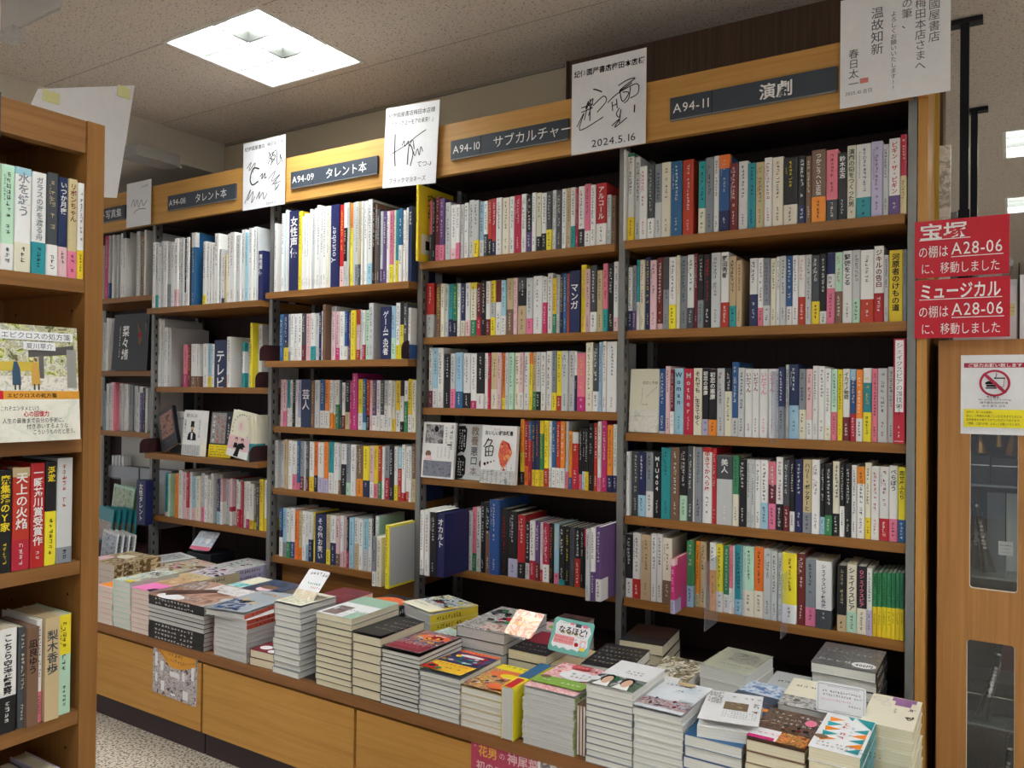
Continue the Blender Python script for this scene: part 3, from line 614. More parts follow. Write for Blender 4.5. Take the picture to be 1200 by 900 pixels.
# ------------------------------------------------------------------ glass-fronted cabinet at the end of the wall
def rounded(x0, x1, z0, z1, r, k=5):
    P_ = []
    for cx, cz, a0 in ((x1 - r, z1 - r, 0), (x0 + r, z1 - r, 1), (x0 + r, z0 + r, 2), (x1 - r, z0 + r, 3)):
        for i in range(k): a = (a0 + i / (k - 1)) * math.pi / 2; P_.append((cx + r * math.cos(a), cz + r * math.sin(a)))
    return P_
def holed_panel(name, x0, x1, z0, z1, holes, y0, y1, mat, parent):
    bm = bmesh.new(); E_ = []
    for loop in [[(x0, z0), (x1, z0), (x1, z1), (x0, z1)]] + holes:
        vs = [bm.verts.new((x, y0, z)) for x, z in loop]; E_ += [bm.edges.new((vs[i], vs[(i + 1) % len(vs)])) for i in range(len(vs))]
    bmesh.ops.triangle_fill(bm, edges=E_, use_beauty=True)
    r = bmesh.ops.extrude_face_region(bm, geom=bm.faces[:]); bmesh.ops.translate(bm, vec=(0, y1 - y0, 0), verts=[g for g in r['geom'] if isinstance(g, bmesh.types.BMVert)])
    bmesh.ops.recalc_face_normals(bm, faces=bm.faces[:]); me = bpy.data.meshes.new(name); bm.to_mesh(me); bm.free(); me.materials.append(mat)
    o = bpy.data.objects.new(name, me); COL.objects.link(o); o.parent = parent; return o
t = empty('glass_cabinet', (0, 0.02, 0)); tag(t, 'tall oak display cabinet with two rounded glass windows, at the wall end', 'cabinet')
OAKC = wood('oak_cabinet', (158, 108, 58), (184, 132, 74), 2)
WN = [(-0.089, 0.013, 0.68, 1.20), (-0.094, 0.008, 0.10, 0.552)]
holed_panel('front_panel', -0.160, 0.52, 0.0, 1.297, [rounded(a, c, z0, z1, 0.008) for a, c, z0, z1 in WN] + [rounded(0.10, 0.46, 0.68, 1.20, 0.008), rounded(0.10, 0.46, 0.10, 0.552, 0.008)], 0.0, 0.02, OAKC, t)
LIP = paint('window_lip', (214, 206, 192), 0.3)
for a, c, z0, z1 in WN:
    b = MB(); R0 = rounded(a, c, z0, z1, 0.008); R1 = rounded(a + 0.0016, c - 0.0016, z0 + 0.0016, z1 - 0.0016, 0.0066)
    for i in range(len(R0)): j = (i + 1) % len(R0); b.poly([(R0[i][0], 0.004, R0[i][1]), (R0[j][0], 0.004, R0[j][1]), (R1[j][0], 0.006, R1[j][1]), (R1[i][0], 0.006, R1[i][1])], LIP)
    b.build('window_gasket', t); MB().box(a, c, 0.010, 0.013, z0, z1, GLASS).build('window_glass', t)
for a, c, z0, z1 in ((0.10, 0.46, 0.68, 1.20), (0.10, 0.46, 0.10, 0.552)): MB().box(a, c, 0.010, 0.013, z0, z1, GLASS).build('window_glass', t)
MB().box(-0.160, -0.142, 0.0202, 0.36, 0, 1.297, paint('cabinet_side', (60, 48, 40), 0.6)).build('side_panel', t); MB().box(0.502, 0.52, 0.0202, 0.36, 0, 1.297, OAKC).build('side_panel', t)
MB().box(-0.1418, 0.5018, 0.345, 0.36, 0, 1.297, paint('cabinet_back', (70, 54, 44), 0.6)).build('back_panel', t); MB().box(-0.1418, 0.5018, 0.0202, 0.3448, 1.277, 1.297, OAKC).build('top_panel', t)
MB().box(-0.1418, 0.5018, 0.0202, 0.3448, 0.0, 0.09, PLUM).build('base', t)
INSH = clear('shelf_glass', (0.7, 0.85, 0.82), 0.25, 0.03)
for z in (0.93, 0.70, 0.33): MB().box(-0.1415, 0.5015, 0.036, 0.34, z, z + 0.006, INSH).build('glass_shelf', t)
# instruments inside
SILV = paint('plated_silver', (196, 196, 196), 0.22, 0.6, 0, 0.85); BRASS = paint('lacquered_brass', (176, 132, 74), 0.25, 0.5, 0, 0.8); EBON = paint('ebonite', (22, 22, 24), 0.3)
def clarinet(loc, rx, ry, L, label):
    t = empty('clarinet', loc); t.rotation_euler = (rx, ry, 0); tag(t, label, 'clarinet', 'instruments in the glass cabinet')
    MB().tube([(0, 0, 0), (0, 0, 0.03), (0, 0, 0.07), (0, 0, L * 0.85), (0, 0, L)], [0.018, 0.013, 0.008, 0.0072, 0.005], EBON, 12).build('body', t)
    b = MB()
    for i in range(9): z = 0.06 + i * (L - 0.12) / 9; b.tube([(0.002, -0.0085, z), (0.002, -0.0105, z + 0.001)], 0.0045, SILV, 8); b.tube([(0.009, -0.006, z), (0.009, -0.006, z + 0.02)], 0.0014, SILV, 6)
    b.build('keys', t)['kind'] = 'stuff'; k = MB()
    for z in (0.07, L * 0.45, L * 0.82): k.tube([(0, 0, z), (0, 0, z + 0.006)], 0.0088, SILV, 12)
    k.build('ferrules', t)['kind'] = 'stuff'
clarinet((-0.050, 0.085, 0.712), -0.12, -0.16, 0.20, 'black clarinet with silver keys leaning behind the upper cabinet window')
clarinet((-0.082, 0.13, 0.712), -0.06, 0.02, 0.19, 'black clarinet standing beside the upper window edge, hindmost')
clarinet((-0.06, 0.085, 0.342), -0.1, 0.2, 0.2, 'black clarinet leaning behind the lower cabinet window, above its glass shelf')
clarinet((-0.02, 0.09, 0.098), -0.1, 0.1, 0.21, 'black clarinet standing on the lower cabinet floor')
for x0, x1, y0, z0, z1, lb in ((-0.135, -0.047, 0.065, 0.937, 1.008, 'black instrument case on the upper glass shelf, near the oak edge'), (-0.045, 0.06, 0.06, 0.937, 1.004, 'black instrument case on the upper glass shelf, beside the other case'), (-0.12, 0.03, 0.14, 0.337, 0.42, 'dark case on the lower glass shelf behind a clarinet')):
    o = MB().box(x0, x1, y0, y0 + 0.12, z0, z1, BLACKM).build('instrument_case'); MB().box(x0 + 0.002, x1 - 0.002, y0 - 0.002, y0, z0 + 0.045, z0 + 0.048, SILV).build('clasp_rail', o); tag(o, lb, 'case', 'instruments in the glass cabinet')
o = MB(); o.tube([(0.0, .10, 1.013), (0.005, .09, 1.06), (0.02, .09, 1.1), (-.005, .09, 1.13), (-.03, .09, 1.11), (-.03, .09, 1.03)], [.022, .012, .009, .008, .008, .011], BRASS, 10); o = o.build('saxophone_bell'); tag(o, 'coiled brass horn resting on the cases behind the upper window', 'brass instrument', 'instruments in the glass cabinet')
o = MB().tube([(-.07, .09, 1.013), (-.07, .09, 1.05), (-.075, .10, 1.09)], [.016, .008, .007], BRASS, 10).build('brass_mouthpiece'); tag(o, 'small brass mouthpiece standing on the case, nearest the oak edge', 'brass instrument', 'instruments in the glass cabinet')
for x0, x1, y0, z0, h, k, lb in ((-.055, -.015, .17, .7062, .2, 'G', 'grey booklet standing at the back of the upper window'), (-.012, .012, .16, .7062, .2, 'L', 'pale booklet at the back of the upper window'), (.014, .05, .16, .7062, .21, 'C', 'brown booklet at the back of the upper window'), (-.03, .03, .265, .337, .17, 'M', 'dark red booklet at the back of the lower window')):
    o = MB().box(x0, x1, y0, y0 + .02, z0, z0 + h, P(k)).build('booklet'); tag(o, lb, 'booklet', 'instruments in the glass cabinet')
o = MB().box(-.028, .003, .066, .068, .762, .796, CARD).build('price_tag', None); tag(o, 'small white price tag in front of the clarinet', 'price tag'); a = Art(.031, .034, lambda x, y, e: (-.028 + x, .066 - e, .762 + y)); a.fake(5, .1, .65, .005, INK('K'), seed=2); a.fake(4, .2, .4, .004, INK('K'), seed=3); a.fake(6, .12, .15, .004, INK('R'), seed=4); a.done('lettering', o)
MB().box(-.0135, -.0115, .068, .069, .7062, .762, ACRYL).build('stand', o)
# notice taped on the cabinet
o = MB().box(0, .137, -.0012, 0, 0, .196, CARD).build('no_eating_notice', None, (-.110, .0195, 1.063)); tag(o, 'white notice with crossed-out food sign and yellow block on the oak cabinet', 'notice')
a = Art(.137, .196, lambda x, y, e: (x, -.0012 - e, y)); CRIM = paint('notice_crimson', (176, 36, 70), .5); YEL = paint('notice_yellow', (240, 226, 40), .5)
a.rect(.05, .84, .99, .9, CRIM); a.text('ご協力お願い致します', .11, .851, .0095, WHITE, True, fit=.84)
ov = (.53, .645, .24, .168)
a.rect(.40, .60, .56, .625, PEN); a.poly([(.38, .63), (.57, .63), (.56, .655), (.52, .67), (.43, .67), (.39, .655)], PEN); a.rect(.39, .575, .56, .592, PEN); a.rect(.52, .70, .69, .715, PEN); a.stroke([(.54, .715), (.56, .75), (.55, .77)], .0016, PEN); a.poly([(.54, .70), (.68, .70), (.665, .59), (.6, .59)], CARD); a.stroke([(.68, .7), (.665, .6)], .001, PEN); a.stroke([(.665, .6), (.6, .6)], .001, PEN)
a.poly([(.34, .755), (.38, .78), (.72, .535), (.68, .51)], CRIM); a.oval(*ov, CRIM, 32, .84)
a.text('飲食禁止', .4, .455, .007, PEN, True); a.text('No eating and drinking', .28, .43, .0052, PEN, fit=.5); a.text('请不要在店内饮食', .3, .388, .006, PEN, fit=.44); a.text('음식 물식 금지', .34, .348, .006, PEN, fit=.36)
a.rect(.05, .09, 1, .315, YEL)
for i, s in enumerate(('店内で、多くのお客様に', '安心して時間をお過ごしいただきますためにも', '店内飲食をお断りさせていただいております。', 'ご理解、ご協力の程、よろしくお願いいたします。')): a.text(s, .09, .265 - i * .048, .007, PEN, fit=.42 if i == 0 else .86)
a.done('lettering', o)
# things on top of the cabinet
o = empty('white_box', (-.13, .06, 1.2975)); tag(o, 'white carton on the cabinet top behind the red notices', 'box'); MB().box(0, .138, 0, .2, 0, .135, paint('carton_white', (226, 228, 232), .5)).build('carton', o); MB().box(-.001, .139, -.001, .201, .135, .15, paint('carton_lid', (206, 214, 216), .4)).build('lid', o)
q = MB().box(.118, .134, -.0018, -.001, .06, .09, TAPE).build('price_label', o); a = Art(.016, .03, lambda x, y, e: (.118 + x, -.0018 - e, .06 + y)); a.fake(3, .2, .6, .004, INK('M'), seed=5); a.fake(3, .2, .3, .004, INK('K'), seed=6); a.done('lettering', q)
o = empty('white_box', (.014, .06, 1.2975)); tag(o, 'white carton with black edge at the photo margin on the cabinet', 'box'); MB().box(0, .2, 0, .2, 0, .16, CARD).build('carton', o); MB().box(-.003, 0, -.002, .2, 0, .19, BLACKM).build('edge_strip', o)
o = MB().tube([(-.035, .12, 1.4485), (-.035, .12, 1.47), (-.028, .12, 1.5), (-.033, .12, 1.53), (-.035, .12, 1.545)], [.026, .03, .03, .022, .024], clear('jar_clear', (.9, .92, .93), .3, .05), 16).build('glass_jar'); tag(o, 'clear glass jar on the white carton beside the red notices', 'jar')
# black pole fixtures behind
for x, y, lb in ((-.1345, .651, 'near black pole braced against the ceiling beside the calligraphy card'), (-.141, 1.58, 'far thinner-looking black pole braced against the ceiling')):
    o = empty('tension_pole', (x, y, 0)); tag(o, lb, 'pole', 'black ceiling poles'); MB().box(-.016, .016, -.016, .016, 0, 1.75, BLACKM).build('lower_tube', o); MB().box(-.0125, .0125, -.0125, .0125, 1.75, H - .016, BLACKM).build('upper_tube', o)
    MB().box(-.05, .05, -.022, .022, H - .016, H - .0005, BLACKM).build('ceiling_foot', o); MB().tube([(-.016, 0, 1.72), (-.03, 0, 1.72)], .008, BLACKM).build('knob', o)
    MB().tube([(.016, 0, 1.66), (.05, 0, 1.66), (.06, 0, 1.675)], .004, BLACKM).build('hook', o)
o = MB().box(-.200, -.153, .66, .69, 1.3, 1.75, clear('hanging_sleeve', (.86, .86, .84), .5, .2)).build('plastic_sleeve'); tag(o, 'grey plastic sleeve hanging beside the near black pole', 'sleeve')
o = MB().box(-.1838, -.150, .262, .28, 1.2976, 1.86, photo('white wrap', [(214, 210, 196), (240, 238, 230), (160, 154, 140), (236, 232, 224)], 14.0)).build('paper_roll'); tag(o, 'crumpled white wrapping strip hanging behind the end panel', 'wrapping')
o = MB().box(-.1838, -.174, .20, .212, 1.2976, 2.0, paint('yellow_strip', (190, 160, 66), .4)).build('corner_strip'); tag(o, 'thin yellowish strip along the back of the end panel', 'strip')
o = MB().tube([(-.09, .62, 1.45), (-.085, .62, 1.55), (-.095, .62, 1.64)], [.02, .024, .008], clear('bag_clear', (.8, .8, .8), .4, .15), 10).build('hanging_bag'); tag(o, 'small clear bag hanging from the hook of the near black pole', 'bag')

# ------------------------------------------------------------------ books on the wall shelves
# one row per shelf: x (0.1 mm), width (0.1 mm), height (mm), colour and bands read off the photograph
ROWS = '''
u4 0 -10200,167,278,Wp6;-10034,220,269,WbY27tE4;-9813,189,254,Lp-4;-9625,246,223,WiR;-9379,233,221,DbW28;-9146,236,222,LtG52;-8910,290,223,I;-8620,347,223,BiW;-8273,337,222,RiW;-7776,217,210,TbI35;-7559,233,219,G;-7326,155,220,W;-7170,316,220,BtO18bN27;-6854,221,192,M;-6633,279,196,Wp-2;-6355,220,185,T;-6134,243,186,A;-5891,215,193,WiR;-5676,303,192,I;-5373,374,187,KbI30;-4999,218,187,KbN27tK2;-4781,153,182,C;-4628,365,195,CbO35iW#つかこうへい正伝;-4263,305,190,PbD30iM;-3957,218,178,KiW#鈴木忠志;-3739,223,195,I#演劇の街をつくった男;-3516,374,194,WbT28;-3141,271,194,U;-2871,146,184,L;-2724,265,196,WbV25iR#ビギン・ザ・ビギン;-2460,157,203,RbA48iI
u4 1 -10145,181,195,WbN31;-9964,135,201,GbV30;-9829,112,217,TbW40;-9718,164,216,IiR;-9553,176,224,Np-3;-9377,210,211,Q;-9168,195,218,MbQ8iW;-8973,202,217,GtD45;-8771,234,216,WbY34;-8538,118,219,IiO;-8420,222,217,GiN;-8198,207,219,WbD28;-7991,111,222,MiW;-7880,184,216,KbG38;-7696,223,215,KbK30iR;-7473,280,219,L;-7193,237,218,WbR33#野田秀樹;-6955,215,205,AbT30;-6740,163,191,A;-6366,228,194,WbN47;-6137,162,193,WbP27;-5975,191,191,GbL30iV;-5784,160,190,I;-5625,111,193,W;-5514,165,193,L;-5349,171,193,BbW27iW;-5179,155,192,W;-5024,186,191,WbR40iP;-4838,163,192,L;-4675,218,190,DbY33iW;-4457,174,191,KbW18iW;-4283,207,192,WtN30bP50;-4076,198,193,FbC45iR;-3879,243,194,W#緊張をとる;-3636,200,195,LbF33;-3435,332,192,WbR32iK;-3103,240,200,WbR38iM#ジキルの告白;-2863,113,175,L;-2750,334,186,Y#河原者のけもの道;-2417,110,185,G
u4 2 -9059,204,197,BbL4iW;-8855,157,203,Q;-8698,121,194,MbW35iW;-8577,288,197,SiN#Woman;-8290,306,196,Ri#Mother;-7984,259,197,I#それでも、生きてゆく;-7725,205,197,UtK78bU24iW#初恋の悪魔;-7520,232,194,OtK78bO24iW#初恋の悪魔;-7288,230,196,L;-7058,215,197,KtK33bI66;-6843,197,215,BbL25tB75iW;-6646,183,198,Lp4;-6463,213,194,WiM#いだてん;-6250,199,194,WiM#いだてん;-6050,233,194,WiP#いだてん;-5818,207,194,WiP#いだてん;-5611,105,195,L;-5506,158,197,NbG45p8iW;-5348,103,206,L;-5245,258,206,NbS45iW;-4987,184,193,GbI42iN;-4803,179,193,QbW28iM;-4624,140,201,W;-4484,179,201,W;-4304,156,195,WbI20;-4148,155,193,FbP40;-3993,143,191,YiK;-3850,177,193,WbM33#イカイノ物語;-3673,155,192,BbR38tS15iW;-3518,168,192,ObW32iW;-3350,208,194,TbY40tW20iY;-3143,154,194,P;-2988,238,194,L;-2751,151,198,L;-2600,276,269,Rp10*
u4 3 -10131,136,197,W;-9995,269,197,Dp-6;-9727,252,197,NbS33iW;-9474,241,198,GbW40;-9234,260,198,KiW#MIU404;-8974,312,215,TiN;-8661,274,217,C;-8387,230,221,KbF34iW;-8157,178,224,DbD8iW;-7980,58,223,I;-7922,237,222,GbG35tG10;-7685,283,221,WbW40tR6iR#ゆきてかへらぬ;-7402,132,219,R;-7270,469,200,LtD34iW#美人;-6801,187,203,ItE55;-6614,212,193,KiW;-6403,134,193,L;-6269,114,193,L;-6155,162,194,W;-5993,198,195,WbS38tW30;-5795,215,191,MbP38tP34iW;-5580,191,204,WbK36;-5389,174,196,DbM35iW;-5215,137,197,KbW28iW;-5078,215,200,NiW;-4863,237,201,AbG28iK#ハリー・ポッターと;-4626,210,202,W;-4416,128,191,KbS25iW;-4287,189,193,KbE28iW;-4098,188,200,IbK30;-3910,129,194,KbW42iW;-3782,161,195,KiW;-3621,133,193,W;-3487,198,190,WtO24;-3289,154,201,IbY28;-3135,195,193,WiR;-2940,235,194,WbR30;-2705,207,197,WbP30iK#べらぼう;-2498,198,194,YbB30iK#恋せぬふたり
u4 4 -10137,266,196,WtK70bW29iW;-9871,267,200,WbR30;-9604,343,199,AtA8;-9261,182,204,W;-9079,177,205,W;-8902,307,196,IbC35;-8155,215,195,EbS32;-7940,135,193,ObA20p-8;-7805,203,193,Ap-8;-7448,200,197,WbO60;-7248,198,197,YbW30;-7050,173,192,EbW27;-6877,109,193,PbW38;-6768,51,194,WbQ10;-6717,228,198,TbS22;-6489,324,199,FbI37;-6165,267,200,ObI38;-5898,212,198,L;-5686,166,194,L;-5520,146,188,L;-5373,383,194,YbW27p5;-4990,210,195,MiW;-4780,285,183,GbP28;-4495,412,182,WbD28p2#シェイクスピア傑作選;-3954,230,175,KbA25iA;-3724,254,181,IbF30#シェイクスピア;-3470,247,179,KbI38iP#Qシェイクスピア;-3223,134,177,WbU38;-3089,110,166,EbY47iK;-2978,116,168,EbY47iK;-2862,116,169,EbY47iK;-2747,115,170,EbY47iK;-2632,95,171,EbY47iK;-2537,101,172,EbY47iK;-2436,94,173,EbY47iK;-2341,63,174,EbY47iK
u3 0 -17692,125,217,PbD45;-17567,141,225,K;-17426,189,230,MbP25iQ;-17236,229,220,VbP25iQ;-17007,259,205,Lp-2;-16748,241,192,WbQ20;-16508,175,190,WbP30;-16332,158,190,L;-16174,196,194,W;-15978,234,201,L;-15744,216,195,LbY30;-15528,192,191,SbW30;-15336,167,190,WbD40;-15169,174,193,RbK30;-14995,165,193,RbN25tR70;-14830,246,193,W;-14584,287,192,Ii;-14297,182,192,W;-14115,275,194,RiW;-13840,201,195,W;-13639,227,190,KbV35iW;-13412,162,193,W;-13250,189,192,IbK25;-13061,194,190,WbK30;-12867,207,190,DbY35;-12660,150,192,L;-12510,204,190,D;-12306,168,192,W;-12138,154,193,A;-11984,166,193,WbT36;-11818,99,190,R;-11719,230,194,WbK30;-11489,221,198,PbW25tP25iM;-11268,180,191,W;-11088,363,194,RbW35iW#アルコール;-10725,145,155,L;-10580,125,153,Cp-4
u3 1 -18040,363,196,RbL42iW;-17594,225,192,C;-17369,182,191,I;-17187,172,188,L;-17015,196,187,TbN33;-16819,186,188,EbK30;-16633,145,187,W;-16488,192,186,NbI30iW;-16297,222,187,WbQ30;-16075,251,187,ItY12bE30;-15823,218,181,MbR35iW;-15605,193,190,K;-15412,192,188,WbM30iR;-15221,205,188,LtY40bY33;-15015,234,189,WtM40bW45;-14781,202,187,SbW35;-14579,282,193,AbC45;-14298,162,191,Q;-14136,349,192,KtD20bA50;-13787,266,188,LbP28;-13522,355,193,W;-13167,175,188,WbH55;-12992,195,198,W;-12797,152,181,YbE35;-12645,124,189,L;-12521,137,194,N;-12384,150,192,B;-12234,81,192,R;-12153,375,200,=plate#マンガ;-11778,199,218,Yp-2iP;-11579,177,202,Q;-11402,228,211,DbW30;-11174,213,196,A;-10961,173,215,PbT33;-10788,191,213,KiW;-10597,177,218,WbQ20
u3 2 -17893,168,216,WbM28;-17725,251,215,SbW32;-17474,265,214,WiK;-17209,303,192,KiW;-16906,227,193,LbP35;-16679,321,196,SbB30;-16358,317,193,WbK28;-16040,259,192,WbH14;-15782,326,194,KbW27iW;-15456,154,193,W;-15302,115,192,R;-15188,288,195,AbI35;-14899,165,193,QiM;-14734,149,193,OtO50bY20;-14584,149,192,L;-14436,199,192,FiE;-14237,219,192,I;-14017,153,192,QbW30;-13865,216,193,WiN;-13648,136,192,YtO20;-13512,149,193,AbE32;-13363,177,193,LbK32;-13186,190,192,W;-12997,209,196,W;-12788,173,196,GbY30;-12615,192,195,YbR25;-12423,251,195,L;-12172,222,194,L;-11950,94,193,WbN60;-11856,305,187,PbH25iY;-11551,262,219,IbI30;-11289,208,215,DbW30iW;-11081,116,221,S;-10965,154,222,W;-10812,355,222,W
u3 3 -13957,159,220,YtO50bK20;-13798,158,215,RbO30iW;-13639,143,216,RtB30iY;-13496,128,216,NbY25iY;-13368,156,217,NbY25iO;-13212,155,217,EtY20bY25iY;-13058,182,218,YbR28iR;-12876,118,218,WbL30;-12758,172,217,BbW30iW;-12586,151,218,RbW30iW;-12435,177,218,ObW30iW;-12258,115,217,LbP25;-12143,135,186,ObB20;-12008,234,185,RtL20bR40iW;-11775,119,198,KbP25iW;-11655,112,198,KbS30iW;-11543,131,198,KbY30iW;-11412,163,214,KiW;-11249,156,216,RiW;-11093,135,221,WbP20iR;-10958,173,225,HiW;-10785,209,212,ObN25;-10575,145,212,WbN25;-10430,63,211,NbL10
u3 4 -16601,137,202,NtB15;-16464,168,200,KiW;-16296,253,202,KiR;-16043,157,205,L;-15886,180,219,PbE28;-15706,194,221,L;-15512,192,242,KiW;-15320,206,244,CtK40iW;-15114,392,254,Bp3iW;-14721,320,226,KiR;-14401,367,221,KbU28iW;-14034,290,211,RbK25iW;-13745,179,191,KbL28iW;-13565,214,197,WbR33;-13352,177,196,VbM30iW;-13175,105,194,WbR20iR;-13070,258,194,RbW30iW;-12812,159,195,KiO;-12652,206,194,SbP18tS55iY;-12447,224,190,KbT9tK20iW;-12222,162,190,KiY;-12060,174,189,DiN;-11886,199,189,KbR48iW;-11686,132,189,KiW;-11554,144,190,KtR30iR;-11410,163,190,KiW;-11247,110,189,KiW
u2 0 -25413,367,279,Wp2;-25021,190,317,W;-24831,164,323,S;-24667,57,325,Wp4;-24610,543,321,=plate#女性声優;-24067,208,315,Y;-23859,127,290,W;-23732,143,300,W;-23590,158,298,W;-23432,125,314,W;-23307,117,315,L;-23189,117,319,W;-23073,186,326,W;-22887,177,321,W;-22710,206,319,W;-22504,152,317,I;-22352,76,318,W;-22277,435,318,=plate#Youtuber;-21842,237,314,RbQ25iY;-21605,169,320,KtW30bL30;-21436,124,318,L;-21311,146,317,YtO30;-21166,130,318,L;-21035,180,317,LbG25;-20855,122,317,AbD25;-20733,128,316,W;-20605,177,316,W;-20428,233,318,WbS25;-20195,140,306,KiW;-20055,118,300,C;-19937,139,277,D;-19798,138,268,LbV20;-19660,172,266,V;-19488,157,264,W;-19332,183,265,PbY25;-19149,121,264,I;-19027,148,263,TbY30;-18880,187,267,BbW50iW;-18693,146,260,W;-18547,99,267,W;-18448,262,270,=plate#アイドル
u2 1 -25093,232,188,BiW;-24862,263,190,DbY28tN60;-24599,163,187,LbG20;-24436,203,188,W;-24234,201,187,W;-24032,224,186,W;-23809,214,185,DbM33;-23595,275,184,Q;-23319,249,186,WbT30;-23070,178,185,L;-22892,154,186,N;-22738,130,190,W;-22608,440,216,Cp5iM;-22168,187,187,Q;-21981,223,186,QbH25;-21758,258,185,W;-21499,169,184,BbW28;-21331,138,180,V;-21192,275,187,Yi;-20917,179,187,QbR20tR30;-20738,128,186,L;-20609,156,185,WbR30;-20453,247,185,F;-20206,245,209,Lp4;-19685,478,191,=plate#ゲーム実況者;-19207,222,194,SbF40;-18984,201,204,WbY25;-18784,179,207,YbY30tK40;-18604,185,202,D;-18420,210,183,WbB28;-18210,98,182,N;-18112,104,182,B;-18008,103,183,S;-17905,103,182,W
u2 2 -25579,152,192,Q;-25426,202,192,QbP33;-25225,167,192,TbW40;-25057,150,192,W;-24908,182,192,K;-24726,164,192,W;-24561,164,192,UbW20;-24398,550,193,=plate#芸人;-23848,223,189,C;-23625,293,191,L;-23332,274,193,BbW36iW;-23058,256,193,ObW36;-22802,193,191,WbO33;-22609,153,190,WbO30;-22456,183,191,WbE50;-22273,136,191,D;-22136,166,181,WbM30;-21971,247,191,KbA35iW;-21724,126,190,H;-21597,281,216,HiW;-21317,256,195,YbW33;-21061,182,195,BbS15tB55iW;-20879,180,193,RbK30;-20699,143,190,Q;-20555,214,190,VbW30;-20341,191,190,W;-20150,183,189,DbW32iW;-19968,209,190,LbW50;-19758,173,190,W;-19585,152,188,IbY25;-19433,240,189,YbW42;-19193,170,190,WbK20tK30;-19024,189,190,WbE60;-18835,201,196,YbW33;-18633,193,192,I;-18440,165,191,I
u2 3 -25871,551,197,L;-25320,209,201,A;-25110,249,200,W;-24861,264,198,WbP32;-24597,172,199,BbP15;-24425,236,200,GbM28;-24189,121,198,L;-24068,169,196,DbM28;-23899,272,199,WbY30;-23627,222,200,ObK33;-23406,330,199,WbU30;-23076,241,201,ObU28;-22835,270,204,TbW40;-22565,282,201,W;-22283,129,198,LbC28;-22154,286,198,WbK60;-21868,224,197,GbF25;-21644,296,198,W;-21348,351,194,CbO35;-20997,318,194,YbN33;-20679,236,197,QbW30;-20443,227,198,YbP28;-20216,176,197,RbE33;-20040,126,197,W;-19913,230,202,GbR40;-19684,235,202,KiW;-19449,171,201,WbY28;-19277,191,200,RtS40iW;-19086,169,209,WbR15;-18917,168,202,WbR18;-18749,134,203,W;-18615,166,214,CbA40;-18449,165,212,N
u2 4 -25571,186,197,NtB45bW40;-25385,258,201,SbG30;-25127,229,201,WbE33;-24898,245,204,WbB33;-24653,225,196,OiK;-24427,206,198,AbO25;-24221,213,200,W;-24008,159,198,WbS33;-23849,228,197,WbN45;-23621,122,199,Y;-23498,578,193,=plate#その他お笑い;-22920,238,196,AbY30;-22682,320,196,WbN45;-22362,209,196,QbC25;-22153,182,197,WbQ30;-21971,140,197,Q;-21831,148,196,KbR33;-21683,261,196,SiN;-21422,242,198,WbA50;-21180,224,196,W;-20955,238,198,SbL40;-20717,197,200,W;-20519,157,215,NtK40bG40;-20363,171,214,W;-20191,70,212,F
u1 0 -33608,237,304,W;-33371,212,299,LbT20;-33159,199,282,W;-32960,256,304,L;-32704,219,302,W;-32485,298,297,LbG35;-32187,227,294,W;-31960,260,307,WbQ25;-31700,202,305,W;-31499,212,306,L;-31287,166,301,KbW20;-31121,198,303,W;-30923,99,322,K;-30824,283,323,BtW20;-29981,213,275,WbY15;-29768,243,266,W;-29525,178,264,W;-29347,167,259,W;-29180,280,301,W;-28900,175,232,L;-28725,215,210,WbN10;-28510,153,208,A;-28358,182,294,W;-28175,321,299,W;-27854,70,250,W;-27784,298,281,L;-27487,265,303,W;-27221,224,289,S;-26997,242,303,W;-26755,192,308,W;-26562,143,303,L;-26419,633,205,=plate#男性声優
u1 1 -34194,229,311,W;-33965,275,317,W;-33690,273,312,L;-33416,259,275,W;-33157,258,271,Lp2;-32002,317,192,PbH30;-31685,247,191,M;-31438,356,194,WbC25;-31083,418,193,WbC25;-30665,348,195,W;-30317,248,192,SbY25;-30070,214,191,W;-29856,811,207,=plate#テレビ;-29045,166,220,WbO25;-28879,227,219,Wp3;-27992,628,193,WbT32tT20;-27364,118,189,S;-27245,410,274,Yp10iK
u1 3 -33277,278,198,TbQ10;-32999,467,199,FiG;-32532,296,202,O;-32236,305,218,W;-31930,256,213,Q;-31674,231,211,RbQ25;-31443,149,215,W;-31294,331,199,SbQ28;-30963,339,201,I;-30624,258,217,LtL60bP30;-30366,222,208,W;-30144,188,192,W;-29956,416,219,W;-29540,249,196,NbS28;-29291,557,199,QbW50;-28734,526,203,RbW30tQ60;-28207,208,195,WbR40;-27999,176,196,R;-27823,185,197,W;-27638,255,199,WbH20;-27383,253,190,WbY20;-27129,151,192,CbY15;-26978,200,190,D;-26778,249,215,Yb;-26529,345,214,WbY25
u0 0 -38417,311,314,H;-38106,362,315,LbB25;-37744,372,315,W;-37372,368,312,L;-37004,261,314,W;-36744,285,318,Wp4tK10;-35719,277,312,L;-35443,349,290,C;-35094,149,314,W
u0 1 -38420,271,240,L;-38149,3413,263,W;-34737,512,241,KbR32p8
u0 2 -38344,271,195,G;-38074,202,230,L;-37872,201,234,L;-37672,226,238,Q;-37446,1910,238,P;-35536,251,190,L;-35285,187,187,V;-35099,248,213,K;-34851,672,213,L
'''
